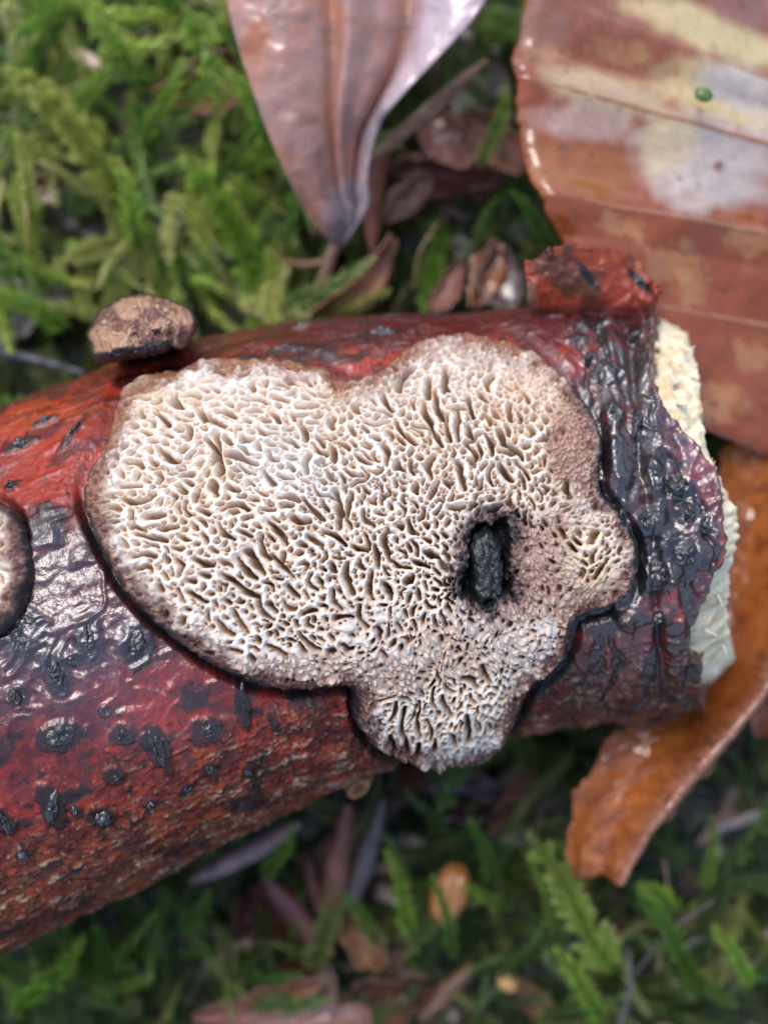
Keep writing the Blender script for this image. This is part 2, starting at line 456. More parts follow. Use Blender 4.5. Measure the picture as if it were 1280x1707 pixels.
    nr, na = 14, 40
    for q in range(len(LENT)):
        lx, ly, a, b, ang, hh = LENT[q]
        hh *= rl.uniform(0.4, 0.85); a *= rl.uniform(0.75, 1.2); b *= rl.uniform(0.8, 1.3); ang += rl.normal(0, 14)
        p, n, t, s = place(lx, ly)
        rr = np.linspace(0, 1, nr)[:, None]; aa = np.linspace(0, 2 * np.pi, na + 1)[:-1][None, :]
        u = rr * np.cos(aa); v = rr * np.sin(aa)
        k1 = 1 + 0.22 * vn(u * 20 + 50 * q, v * 20, 11, 2, 2)
        ca, sa = math.cos(math.radians(ang)), math.sin(math.radians(ang))
        U = (u * a * k1 * ca + v * b * k1 * sa) * 0.04; W = (-u * a * k1 * sa + v * b * k1 * ca) * 0.04
        H = hh * (1 - rr ** 2.2) * (1 + 0.8 * vn(u * 40 + 31 * q, v * 40, 14, 3, 2)) + 0.10 - 0.40 * rr ** 6
        H = H + (0.30 * np.abs(vn(u * a, v * b + 13 * q, 9, 5, 3)) + 0.12 * vn(u * a + 5 * q, v * b, 4, 3, 2)) * (1 - rr ** 3)
        H = H - 0.12 * ss(0.5, 0.0, rr) * hh
        VV = p + U[..., None] * t + W[..., None] * s + H[..., None] * n
        g = vn(u * a + 7 * q, v * b, 6, 1, 2)
        CC = np.zeros(VV.shape) + np.array([0.012, 0.010, 0.011]) + np.clip(g, 0, 1)[..., None] * np.array([0.03, 0.028, 0.026])
        i = np.arange(nr * na).reshape(nr, na); j = np.roll(i, -1, 1)
        FF = np.stack([i[:-1], i[1:], j[1:], j[:-1]], -1).reshape(-1, 4)
        put('lenticel', VV.reshape(-1, 3), FF[:, ::-1] if False else FF, CC.reshape(-1, 3), M_CRUST, root)
    return root

def wood(root):
    # slanting fracture: the wood runs on beyond the bark and falls away towards its outer end
    WE = np.array([(480,1120),(515,1124),(560,1142),(600,1160),(690,1170),(745,1176),(790,1196),(860,1226),(905,1228),(960,1217),
        (1000,1214),(1040,1210),(1085,1216),(1130,1222),(1150,1206),(1175,1196),(1300,1196.)])
    nu, nt_ = 60, 280
    th = np.radians(np.linspace(-100, 100, nt_))
    c, r, T, N, B = branch_frame(np.array([1110.0]))
    x0 = 1000.0
    # end station for each angle from the outline seen in the photograph
    Vt, _ = branch_pts(np.array([1110.0]), th, -2.5); _, pyt = project(Vt[0])
    xe = np.interp(pyt, WE[:, 0], WE[:, 1]) + 5 * vn(th * 300, th * 0, 9, 2, 2)
    Vs, _ = branch_pts(np.arange(1000.0, 1240, 4), th, -2.7); pxs, _ = project(Vs)      # stations that show at those pixels
    xe = np.array([np.interp(xe[j], pxs[:, j], np.arange(1000.0, 1240, 4)) for j in range(nt_)])
    u = np.linspace(0, 1, nu)
    V = np.zeros((nu, nt_, 3)); C = np.zeros((nu, nt_, 3))
    for j in range(nt_):
        xs = x0 + (xe[j] - x0) * u
        c, r, T, N, B = branch_frame(xs)
        fall = 1.5 + 1.2 * np.clip((xs - (xe[j] - 62)) / 62, 0, 1) ** 1.6
        nz = 0.42 * vn(xs, th[j] * 420 + 0 * xs, 20, 4, 3) + 0.22 * vn(xs * 0.6, th[j] * 420 + 0 * xs, 8, 5, 2)
        D = math.cos(th[j]) * N + math.sin(th[j]) * B
        V[:, j] = c + D * (r - fall + nz)[:, None]
        t = 0.5 + 0.5 * vn(xs, th[j] * 420 + 0 * xs, 26, 1, 3)
        C[:, j] = mix(np.zeros((nu, 3)) + np.array([0.95, 0.83, 0.58]), (0.74, 0.55, 0.30), ss(0.45, 0.85, t))
    # rough end wall going down from the outer edge towards the heart of the branch
    cc, rr_, T, N, B = branch_frame(np.array([1125.0]))
    m = 26; W = np.zeros((m, nt_, 3)); CW = np.zeros((m, nt_, 3))
    edge = V[-1]
    for i in range(m):
        f = (i + 1) / m
        W[i] = edge * (1 - f) + (cc[0] + T[0] * 1.0) * f
        W[i] += T[0] * (0.8 * vn(edge[:, 1] * 25, edge[:, 2] * 25 + 60 * f, 12, 3, 3) * math.sin(math.pi * min(1, f * 1.2) * 0.8))[:, None]
        CW[i] = np.array([0.92, 0.80, 0.56])
    V = np.concatenate([V, W]); C = np.concatenate([C, CW])
    F = grid_faces(nu + m, nt_)[:, ::-1]
    put('broken_wood', V.reshape(-1, 3), F, C.reshape(-1, 3), M_WOOD, root)
    # splinters standing up along the break
    for (sx, sy, L, w, an) in [(1178,770,26,4,-20),(1196,772,14,3,-70),(1222,935,12,3,-60),(1150,562,16,8,30),(1128,620,18,9,10),
                               (1140,660,22,10,50),(1205,1010,22,9,70),(1190,1070,24,10,20),(1215,1105,20,9,80),(1098,560,16,9,80)]:
        p, n, t, s = place(sx, sy); p = p - n * 1.4
        a = math.radians(an); d = t * math.cos(a) + s * math.sin(a); e = np.cross(n, d)
        k = np.linspace(0, 1, 7); VV = []
        for q in k:
            ww = w * 0.02 * (1 - q ** 1.5) + 0.02
            o = p + d * (q - .3) * L * 0.04 + n * (0.1 + 0.6 * q)
            VV += [o - e * ww, o + n * ww, o + e * ww, o - n * ww]
        VV = np.array(VV); FF = []
        for i in range(6):
            for j in range(4):
                FF.append([i * 4 + j, i * 4 + (j + 1) % 4, i * 4 + 4 + (j + 1) % 4, i * 4 + 4 + j])
        put('splinter', VV, np.array(FF), np.zeros((len(VV), 3)) + np.array([0.82, 0.74, 0.56]), M_WOOD, root)

def loft(A, Bp, n, m):
    """grid between two polylines (k,3): rows along the polylines, columns across"""
    def res(Q):
        Q = np.asarray(Q, float); t = np.linspace(0, 1, len(Q)); tt = np.linspace(0, 1, n)
        # smooth (Catmull-Rom) resampling
        k = np.clip(np.searchsorted(t, tt, 'right') - 1, 0, len(Q) - 2); f = (tt - t[k]) / (t[k + 1] - t[k])
        p0 = Q[np.maximum(k - 1, 0)]; p1 = Q[k]; p2 = Q[k + 1]; p3 = Q[np.minimum(k + 2, len(Q) - 1)]
        f = f[:, None]
        return 0.5 * (2 * p1 + (p2 - p0) * f + (2 * p0 - 5 * p1 + 4 * p2 - p3) * f * f + (3 * p1 - p0 - 3 * p2 + p3) * f ** 3)
    a, b = res(A), res(Bp); v = np.linspace(0, 1, m)[None, :, None]
    return a[:, None] * (1 - v) + b[:, None] * v

def flap(root):
    A = [P(872, 505, 24), P(872, 470, 24.5), P(874, 438, 25)]
    edge_top = [(873,436),(905,424),(945,412),(1000,411),(1040,420),(1065,440),(1082,468),(1093,492)]
    edge_bot = [(878,512),(905,520),(945,526),(1000,530),(1040,532),(1065,530),(1085,522),(1096,505)]
    Vt = np.array([P(a, b, 26.0 + 1.2 * math.sin(i)) for i, (a, b) in enumerate(edge_top)])
    Vb = np.array([P(a, b, 24.6) for a, b in edge_bot])
    G = loft(Vt, Vb, 90, 40)
    n, m = G.shape[:2]
    px, py = project(G)
    v = np.linspace(0, 1, m)[None, :]
    G[..., 2] += 0.7 * np.sin(v * np.pi * 0.9) + 0.25 * vn(px, py, 26, 2, 3) + 0.15 * vn(px, py, 12, 3, 2)
    jag = 0.35 * vn(px, py, 12, 3, 2)
    G[:, :3, 1] += jag[:, :3]
    C = np.zeros(G.shape) + np.array(ORANGE)
    nn = vn(px, py, 40, 2, 3)
    C = mix(C, BROWN, 0.9 * ss(-0.2, 0.3, nn)); C = mix(C, (.42, .05, .015), ss(980, 1040, px) * ss(430, 470, py) * 0.8)
    C = blobs(px, py, [(975, 460, 9, 34, -35, DARK, 1.), (1062, 470, 9, 34, -42, DARK, 1.), (880, 500, 14, 30, 0, (.35, .22, .14), .8)], 0.1 * nn, C)
    C = mix(C, MAROON, 0.8 * ss(495, 520, py + 10 * nn))
    C = C * 0.7; C = np.concatenate([C, np.full(C.shape[:2] + (1,), 0.2)], -1)
    put('bark_flap', G.reshape(-1, 3), grid_faces(n, m), C.reshape(-1, 4), M_BARK, root, thick=0.5)

def stub(root):
    # blackened twig stump showing through the fungus, and the pale twig scar on the underside
    def lump(px_, py_, off, a, b, hgt, name, colour, mat, lab=None, seed=0, square=3.2):
        p, n, t, s = place(px_, py_)
        nr, na = 40, 110
        rr = np.linspace(0, 1, nr)[:, None]; aa = np.linspace(0, 2 * np.pi, na + 1)[:-1][None, :]
        aw = 1 + 0.28 * vn(np.cos(aa) * 60, np.sin(aa) * 60, 34, 2, 3)
        sq = aw * (np.abs(np.cos(aa)) ** square + np.abs(np.sin(aa)) ** square) ** (-1 / square)
        u, v = rr * sq * np.cos(aa), rr * sq * np.sin(aa)
        H = off + hgt * (1 - rr ** 5) + (0.35 * vn(u * a, v * b, 22, seed, 4) - 0.2 * np.exp(-((u * a - 4 + 4 * vn(v * b, v * 0, 20, 2)) / 3) ** 2)) * (1 - rr ** 4) - 1.0 * rr ** 12 - 0.3 * u + 0.2 * vn(u * a, v * b, 9, 5, 3) + 0.2 * ss(0.2, 0.8, vn(u * a, v * b * 0.4, 18, 6, 2))
        VV = p + (u * a * 0.04)[..., None] * t + (v * b * 0.04)[..., None] * s + H[..., None] * n
        CC = np.zeros(VV.shape) + np.array(colour) * (1 + 0.6 * vn(u * a, v * b, 10, 2, 2))[..., None]
        i = np.arange(nr * na).reshape(nr, na); j = np.roll(i, -1, 1)
        o = put(name, VV.reshape(-1, 3), np.stack([i[:-1], i[1:], j[1:], j[:-1]], -1).reshape(-1, 4), CC.reshape(-1, 3), mat, root)
        if lab: o['label'] = lab
    lump(814, 948, -0.1, 31, 66, 0.75, 'twig_stump', (0.010, 0.012, 0.012), M_STUMP, 'blackened twig stump showing through the fungus', 3)
    # twig scar
    c0 = P(598, 1312, 21.0)
    nr, na = 10, 28
    rr = np.linspace(0, 1, nr)[:, None]; aa = np.linspace(0, 2 * np.pi, na + 1)[:-1][None, :]
    u, v = rr * np.cos(aa), rr * np.sin(aa)
    ca, sa = math.cos(math.radians(-38)), math.sin(math.radians(-38))
    x = (u * 1.25 * ca - v * 0.72 * sa); y = -(u * 1.25 * sa + v * 0.72 * ca)
    z = 0.9 * ss(1.0, 0.75, rr) - 0.55 * ss(0.75, 0.3, rr) + 0.12 * vn(u * 30, v * 30, 9, 2, 2) - 2.5 * rr ** 9
    VV = c0 + np.stack([x, y, z + 0 * x], -1)
    CC = mix(np.zeros(VV.shape) + np.array([0.55, 0.30, 0.13]), (0.22, 0.09, 0.03), ss(0.6, 0.2, rr) + 0.3 * vn(u * 30, v * 30, 8, 3))
    i = np.arange(nr * na).reshape(nr, na); j = np.roll(i, -1, 1)
    o = put('twig_scar', VV.reshape(-1, 3), np.stack([i[:-1], i[1:], j[1:], j[:-1]], -1).reshape(-1, 4), CC.reshape(-1, 3), M_DULL, root)
    o['label'] = 'pale tan twig scar on the underside of the branch'

BR = bark(); wood(BR); flap(BR); stub(BR)

# ------------------------------------------------------------------ fungus plates
# long slots read off the photograph: two ends (px) and half width
SLOTS = [(352,712,366,786,6),(338,718,352,775,5),(375,750,418,762,7),(300,690,308,716,5),(372,722,388,731,5),(435,770,455,800,5),
 (512,745,512,780,6),(556,820,566,880,7),(585,825,588,880,5),(500,830,540,868,5),(482,858,512,872,7),(440,865,480,905,5),
 (412,918,445,950,7),(438,895,452,930,5),(460,925,490,962,5),(395,930,430,962,6),(370,955,430,995,5),(365,868,392,900,6),
 (590,905,615,915,7),(540,890,572,902,6),(580,940,590,985,6),(627,905,632,950,6),(610,885,612,920,5),(520,800,555,830,4),
 (330,890,345,905,5),(295,930,302,955,5),(310,985,345,1005,5),(505,690,510,720,5),(470,720,500,735,6),(560,730,580,742,5),
 (425,700,455,712,5),(450,675,462,690,5),(345,680,372,700,6),(318,660,340,690,5),(285,640,300,660,5),(262,680,270,700,5),
 (706,660,716,700,6),(728,640,730,690,6),(738,682,748,726,6),(760,680,766,725,6),(780,650,790,690,6),(782,705,790,720,6),
 (748,668,775,672,6),(782,730,806,722,5),(780,735,786,770,6),(798,735,800,760,5),(816,720,818,750,6),(835,715,842,735,6),
 (836,745,860,742,7),(835,765,850,795,6),(850,735,868,755,6),(862,765,880,790,5),(716,620,712,650,6),(750,610,752,640,5),
 (738,600,742,640,5),(690,700,715,710,5),(660,690,690,735,5),(715,700,730,735,5),(760,765,780,815,5),(820,770,825,800,5),
 (850,660,856,690,5),(870,640,880,660,5),(800,640,812,655,6),(640,640,650,670,5),(670,640,690,600,5),
 (650,880,655,930,6),(640,975,648,1000,6),(620,960,622,1000,6),(660,930,680,950,5),(600,1010,610,1040,5),(520,960,535,985,5),
 (480,980,500,1000,5),(430,1000,450,1030,5),(560,985,570,1010,5),(680,870,700,890,5),
 (668,1170,676,1240,5),(690,1160,694,1215,5),(705,1190,712,1215,6),(720,1135,726,1170,5),(735,1150,745,1180,5),(768,1175,778,1215,6),
 (716,1215,722,1236,6),(690,1225,700,1242,6),(745,1200,756,1225,5),(650,1210,655,1240,5),(742,1130,750,1145,6),(800,1110,812,1135,5)]

def fungus(name, label, outline, xr, thr, step, slots, hole, seed, tilt=(0.34, 0.34), tbase=1.5):
    rng = np.random.default_rng(seed)
    x = np.arange(xr[0], xr[1], step / KX)
    c, r, T, N, B = branch_frame(x)
    rm = r.mean()
    th = np.arange(math.radians(thr[0]), math.radians(thr[1]), step * 0.04 / (rm + 1.3))
    OFF = 1.3
    V0, D = branch_pts(x, th, OFF)
    px, py = project(V0)
    nx, nt_ = len(x), len(th)
    # signed distance on a coarser grid
    q = 3
    sd = poly_sdf(px[::q, ::q], py[::q, ::q], outline)
    ii = np.minimum(np.arange(nx) / q, sd.shape[0] - 1.001); jj = np.minimum(np.arange(nt_) / q, sd.shape[1] - 1.001)
    i0 = ii.astype(int); j0 = jj.astype(int); fi = (ii - i0)[:, None]; fj = (jj - j0)[None, :]
    d = (sd[i0][:, j0] * (1 - fi) + sd[i0 + 1][:, j0] * fi) * (1 - fj) + (sd[i0][:, j0 + 1] * (1 - fi) + sd[i0 + 1][:, j0 + 1] * fi) * fj
    I, J = np.meshgrid(np.arange(nx) * step, np.arange(nt_) * step, indexing='ij')   # unrolled px coordinates
    d = d + 4.5 * vn(I, J, 30, 3, 2) + 2.5 * vn(I, J, 9, 4, 2)
    n1 = vn(I, J, 120, 1, 2); n2 = vn(I, J, 32, 2, 2); n3 = vn(I, J, 9, 3, 2)
    if hole is not None:
        dh = poly_sdf(px[::q, ::q], py[::q, ::q], hole)
        dh = (dh[i0][:, j0] * (1 - fi) + dh[i0 + 1][:, j0] * fi) * (1 - fj) + (dh[i0][:, j0 + 1] * (1 - fi) + dh[i0 + 1][:, j0 + 1] * fi) * fj
        dh = dh + 7 * n3 + 5 * n2
    else:
        dh = np.full(d.shape, -999.0)
    # bead zone: young, closed pores near the edge, round the stump and on the right lobe
    b = 0.8 * ss(52, 24, d + 26 * n2) * ss(560, 800, py + 0.3 * px)
    for (bx, by, brx, bry, w) in [(838,945,92,105,.9),(955,740,52,85,1.),(985,850,85,45,.6),(1010,1010,90,45,.9),(800,1075,150,50,.55),(905,960,60,90,.8),(545,1120,180,40,.8),(600,1040,70,50,.3)]:
        e = np.sqrt(((px - bx) / brx) ** 2 + ((py - by) / bry) ** 2)
        b = np.maximum(b, w * ss(1.15, 0.7, e + 0.25 * n2))
    b = np.clip(b, 0, 1)
    # ---- pack pores
    Dm = np.full(d.shape, 40.0)
    rim_pad = 12 + 0 * d
    Dm = np.minimum(Dm, (d - rim_pad)); Dm = np.minimum(Dm, -dh - 10)
    WX = I + 4.0 * vn(I, J, 17, 5, 3) + 6.0 * vn(I, J, 42, 1); WY = J + 4.0 * vn(I, J, 17, 6, 3) + 6.0 * vn(I, J, 42, 2)
    PIT = np.zeros(d.shape); BEAD = np.zeros(d.shape); SH = np.zeros(d.shape); WID = 1 + 0.38 * vn(I, J, 15, 2, 2)
    def stamp(ax, ay, bx, by, rad, depth, bead, bend=0.0):
        pad = rad + 24
        s0 = max(0, int((min(ax, bx) - pad) / step)); s1 = min(nx, int((max(ax, bx) + pad) / step) + 2)
        t0 = max(0, int((min(ay, by) - pad) / step)); t1 = min(nt_, int((max(ay, by) + pad) / step) + 2)
        if s1 - s0 < 2 or t1 - t0 < 2: return
        sl = np.s_[s0:s1, t0:t1]
        ex, ey = bx - ax, by - ay; L2 = ex * ex + ey * ey + 1e-6
        wx, wy = WX[sl] - ax, WY[sl] - ay
        t = np.clip((wx * ex + wy * ey) / L2, 0, 1)
        if bend:
            o = bend * np.sin(np.pi * t); L = math.sqrt(L2)
            wx = wx - o * (-ey / L); wy = wy - o * (ex / L)
        ds = np.sqrt((wx - ex * t) ** 2 + (wy - ey * t) ** 2)
        taper = (1 - 0.25 * np.abs(2 * t - 1)) * WID[sl]
        Dm[sl] = np.minimum(Dm[sl], ds - rad)
        k = np.clip(1 - ds / (rad * taper), 0, 1)
        if bead < 0.5:
            PIT[sl] = np.maximum(PIT[sl], depth * ss(0, 0.75, k) * (0.7 + 0.3 * k))
            SH[sl] = np.maximum(SH[sl], min(1.0, depth * 1.1) * ss(1.6, 0.7, ds / rad))
        else:
            BEAD[sl] = np.maximum(BEAD[sl], (0.6 + 0.08 * rad) * np.sqrt(np.clip(1 - (ds / (rad * 1.1 * WID[sl])) ** 2, 0, 1)))
    def to_ij(a, bb):
        sx, st_ = on_branch(a, bb, OFF)
        return (sx - x[0]) * KX, (st_ - th[0]) * (rm + OFF) / 0.04
    for (a, bb, a2, b2, w) in slots:
        p, p2 = to_ij(a, bb), to_ij(a2, b2)
        stamp(*p, *p2, w * 1.02, (2.0 if w >= 6 else 1.5) + 0.4 * rng.random(), 0.0, rng.uniform(-8, 8))
    flat_ok = (d > 8)
    for rad, Lmax, wall, cnt in [(5.2, 40, 3.4, 110), (4.6, 24, 3.0, 600), (4.2, 13, 2.7, 1500), (3.6, 8, 2.3, 2500), (2.8, 5, 1.9, 2500), (2.1, 2, 1.6, 1800)]:
        placed = 0
        for _try in range(60):
            cand = np.flatnonzero((Dm > rad + wall) & flat_ok)
            if len(cand) == 0 or placed >= cnt: break
            pick = rng.choice(cand, min(len(cand), 160), replace=False)
            for f in pick:
                if placed >= cnt: break
                if Dm.flat[f] <= rad + wall: continue
                i, j = divmod(f, nt_)
                X_, Y_ = px[i, j], py[i, j]
                if rad > 4.4 and (b[i, j] > 0.3): continue
                rr = rad * (rng.uniform(0.85, 1.15) if b[i, j] < 0.4 else rng.uniform(0.6, 1.05))
                base = 58 if X_ < 640 else 98
                if Y_ > 1090: base = 80
                if Y_ < 640 and X_ < 560: base = 75 + (X_ - 350) * 0.15
                an = math.radians(base + 75 * vn(np.array(X_), np.array(Y_), 80, 4, 2) + rng.normal(0, 26))
                long = Lmax * rng.uniform(0.35, 1.0) * (1 - 0.75 * b[i, j]) * (0.6 if d[i, j] < 60 else 1)
                dx, dy = math.cos(an), math.sin(an)
                l1 = l2 = 0.0
                for sgn in (1, -1):
                    l = 0.0
                    while l < long / 2:
                        l += 2.0
                        a_, b_ = int(round(i + sgn * dx * l / step)), int(round(j + sgn * dy * l / step))
                        if not (0 <= a_ < nx and 0 <= b_ < nt_) or Dm[a_, b_] < rr + wall: l -= 2.0; break
                    if sgn == 1: l1 = l
                    else: l2 = l
                ci, cj = i * step, j * step
                dep = rng.uniform(0.7, 1.7) * (0.65 + 0.5 * ss(30, 110, d[i, j])) * (rr / 4.6)
                bd = 1.0 if rng.random() < b[i, j] * 0.9 else 0.0
                if bd == 0: dep *= (1 - 0.6 * b[i, j])
                stamp(ci - dx * l2, cj - dy * l2, ci + dx * l1, cj + dy * l1, rr, dep, bd, rng.uniform(-6, 6) if l1 + l2 > 12 else 0)
                placed += 1
    # ---- height over the branch
    left = ss(620, 1000, py - 0.25 * (px - 140))                      # thick lower-left rim, thin upper one
    tk = tbase * (0.45 + 0.65 * left) + 0.35 * n1 + 0.10 * n2
    lob = np.exp(-(((px - 740) / 120) ** 2 + ((py - 1200) / 70) ** 2)); tk = tk + 0.9 * lob
    w = 10 + 14 * left
    e = np.clip(d / w, 0, 1)
    prof = np.sqrt(np.clip(1 - (1 - e) ** 2, 0, 1))
    h = -1.0 * (d < 0) * np.clip(-d / 6, 0, 1) - 0.5 * (1 - ss(-2, 3, d)) + tk * prof
    lip = np.exp(-((d - w * 0.8) / 9) ** 2); h = h + 0.16 * lip * (0.6 + n2)
    inner = ss(6, 18, d)
    h = h - (PIT + 0.20 * SH) * inner + 0.23 * BEAD * inner + 0.05 * n3 * (0.4 + 2.2 * ss(36, 12, d)) + 0.10 * n2
    h = h + 0.06 * (1 - ss(0, 0.06, PIT)) * vn(I, J, 16, 7, 2) + 0.05 * vn(I, J, 4.5, 5, 2) * ss(0.0, 0.3, SH) * inner
    h = h - 1.9 * ss(-6, 5, dh) - 0.45 * ss(-34, -4, dh) + 0.25 * n3 * ss(-30, -8, dh)
    Tt = T[:, None, :] + 0 * V0; St = np.cross(D, Tt)
    St = np.where((St[..., 1:2] > 0), -St, St)
    V = V0 + D * (h - OFF)[..., None] + (PIT * inner)[..., None] * (tilt[0] * Tt + tilt[1] * St)
    # ---- colour of the flesh
    CREAM = np.array([0.84, 0.76, 0.67]); TUBE = np.array([0.40, 0.255, 0.15]); TAN = np.array([0.60, 0.40, 0.26])
    C = np.zeros(V.shape) + CREAM
    C = mix(C, (0.80, 0.60, 0.42), 0.55 * ss(0.05, 0.5, vn(I, J, 60, 6, 3)))
    C = mix(C, (0.72, 0.51, 0.35), 0.6 * ss(0.1, 0.8, SH)); C = mix(C, TUBE, 0.9 * ss(0.05, 0.40, PIT))
    C = mix(C, (0.50, 0.24, 0.12), 0.7 * ss(0.55, 0.75, vn(I, J, 13, 4, 3)) + 0.5 * ss(0.62, 0.8, vn(I + 50, J, 6, 2, 2)))      # rusty stains
    tanw = np.clip(b * 0.95, 0, 1)
    beadc = mix(np.zeros(V.shape) + np.array([0.24, 0.115, 0.08]), (0.62, 0.43, 0.31), ss(0.15, 0.75, BEAD + 0.2 * n3 + 0.15 * n2))
    C = C * (1 - tanw[..., None] * 0.85) + beadc * tanw[..., None] * 0.85
    C = blobs(px, py, [(545, 660, 60, 45, 0, (.74, .52, .36), .35), (900, 660, 60, 90, 60, (.72, .50, .33), .45), (955, 735, 50, 80, 0, (.30, .13, .085), .5),
        (900, 930, 75, 95, 0, (.36, .19, .13), .55), (1000, 1000, 90, 50, 0, (.36, .19, .12), .55), (990, 930, 55, 70, 0, (.74, .58, .40), .5),
        (470, 770, 110, 60, 20, (.86, .82, .78), .5)], 0.3 * n2, C)
    rimw = ss(34 + 8 * left, 8 + 8 * left, d + 14 * n2 + 9 * n3)
    RIMT, RIMB = np.array([0.26, 0.105, 0.05]), np.array([0.12, 0.050, 0.042])
    rimc = mix(np.zeros(V.shape) + RIMT, RIMB, left + ss(860, 980, px) + 0.3 * n2)
    rimc = mix(rimc, (0.36, 0.205, 0.135), 0.7 * ss(0.1, 0.6, n3 + 0.3 * n2))
    C = C * (1 - rimw[..., None]) + rimc * rimw[..., None]
    blk = ss(15, 5, d + 5 * n3) * ss(0.12, 0.5, left + ss(900, 1000, px) * 0.6)
    C = mix(C, (0.014, 0.012, 0.013), blk * 0.95)
    C = mix(C, (0.30, 0.27, 0.27), blk * ss(3, 12, d) * ss(0.25, 0.6, vn(I, J, 5, 2, 2)) * 0.8)     # pale felt on the black edge
    C = mix(C, (0.11, 0.045, 0.04), 0.85 * ss(-42, -12, dh + 9 * n3 + 8 * n2)); C = mix(C, (0.010, 0.010, 0.011), ss(-20, -6, dh + 8 * n3))
    # ---- two parts: the pore face and the sterile margin
    root_loc = V[nx // 2, nt_ // 2] - D[nx // 2, nt_ // 2] * 1.5
    root = thing(name, root_loc, label, 'fungus')
    keep = d > -7
    kf = keep[:-1, :-1] & keep[1:, :-1] & keep[:-1, 1:] & keep[1:, 1:]
    rim = (d + 5 * n2)[:-1, :-1] < 15
    Vf, Cf = V.reshape(-1, 3), C.reshape(-1, 3)
    for nm, sel, mat in (('pore_surface', kf & ~rim, M_PORE), ('margin', kf & rim, M_MARGIN)):
        F = grid_faces(nx, nt_, sel)[:, ::-1]
        a, f, cc = compact(Vf, F, Cf)
        put(nm, a, f, cc, mat, root)
    return root

fungus('pored_fungus', 'large pale cream resupinate fungus with maze-like slotted pores and dark rim on the branch', FUNGUS,
       (165, 1045), (-76, 80), 1.15, SLOTS, HOLE, 4)
fungus('pored_fungus', 'brown rimmed fungus patch beside the wet purple bark, cut by the picture edge' if False else
       'small tan pored fungus patch on purple bark with black blisters beside it', FUNGUS_LEFT,
       (-120, 330), (-75, 30), 1.7, [], None, 9)

def bracket():
    # small cap standing off the upper flank of the branch
    root = thing('fungus_bracket', P(240, 585, 26), 'small round brown bracket fungus jutting from the upper flank of the branch', 'fungus')
    cz = 30.8
    nr, na = 60, 150
    rr = np.linspace(0, 1, nr)[:, None]; aa = np.linspace(0, 2 * np.pi, na + 1)[:-1][None, :]
    out = [(332,548),(324,520),(303,506),(268,493),(232,488),(196,496),(168,514),(150,540),(143,562),(152,588),(158,606),(176,608),(210,602),(250,594),(280,586),(288,578),(300,586),(316,574)]
    o = chaikin(out, 2); cen = np.array([238.0, 552.0])
    ang = np.unwrap(np.arctan2(o[:, 1] - cen[1], o[:, 0] - cen[0])); rad = np.hypot(*(o - cen).T)
    k = np.argsort(ang % (2 * np.pi)); R = np.interp(aa[0], (ang % (2 * np.pi))[k], rad[k], period=2 * np.pi)[None, :]
    R = R + 3 * vn(aa * 60, aa * 0, 9, 2, 2)
    u = cen[0] + rr * R * np.cos(aa); v = cen[1] + rr * R * np.sin(aa)
    nz = vn(u, v, 42, 3, 3); nf = vn(u, v, 9, 4, 2)
    z = cz - 1.2 + 2.7 * np.sqrt(np.clip(1 - rr ** 2.8, 0, 1)) + 0.012 * (u - 238) + 0.8 * nz * (1 - rr ** 5) + 0.30 * nf * (1 - rr ** 5) + 0.10 * vn(u, v, 4.5, 2, 2) * (1 - rr ** 5)
    z = z - 0.7 * np.exp(-(((u - 285) / 6) ** 2)) * ss(535, 560, v) + 0.030 * (v - 552) * 0.6
    V = P(u, v, z)
    C = np.zeros(V.shape) + np.array([0.40, 0.22, 0.135])
    C = mix(C, (0.13, 0.05, 0.04), 0.9 * ss(0.0, 0.4, -nz + 0.4 * nf)); C = mix(C, (0.58, 0.38, 0.25), 0.8 * ss(0.2, 0.6, nf + 0.6 * nz) * ss(1, .8, rr))
    base_line = v - (604 - 0.19 * (u - 160))
    C = mix(C, (0.012, 0.011, 0.013), ss(-20, -11, base_line + 4 * nf) * (u < 290))
    C = mix(C, (0.12, 0.03, 0.025), 0.8 * ss(285, 297, u) * ss(535, 550, v))
    C = mix(C, (0.03, 0.018, 0.02), ss(0.88, 0.99, rr + 0.05 * nf)); C = mix(C, (0.05, 0.02, 0.02), 0.8 * np.exp(-(((u - 285) / 7) ** 2)) * ss(525, 555, v))
    i = np.arange(nr * na).reshape(nr, na); j = np.roll(i, -1, 1)
    F = np.stack([i[:-1], j[:-1], j[1:], i[1:]], -1).reshape(-1, 4)
    put('cap', V.reshape(-1, 3), F[:, ::-1], C.reshape(-1, 3), M_MARGIN, root)
    # underside, tapering back into the bark
    m = 24; f = np.linspace(0, 1, m)[:, None]
    e = V[-1]; tgt = P(246, 566, 22.0)
    sc_ = 1 - 0.35 * f ** 0.8
    U = tgt[None, :2] * 0 + (e[None, :, :2] - e[:, :2].mean(0)) * sc_[..., None] + e[:, :2].mean(0) + (tgt[:2] - e[:, :2].mean(0)) * (f ** 1.3)[..., None] * 0.9
    Z = e[None, :, 2] + (20.5 - e[None, :, 2]) * f + 0.15 * vn(f * 100, aa * 40, 9, 3, 2)
    VU = np.concatenate([U, Z[..., None]], -1)
    i = np.arange(m * na).reshape(m, na); j = np.roll(i, -1, 1)
    F = np.stack([i[:-1], i[1:], j[1:], j[:-1]], -1).reshape(-1, 4)
    put('underside', VU.reshape(-1, 3), F, np.zeros((m * na, 3)) + np.array([0.016, 0.014, 0.015]), M_CRUST, root)
bracket()

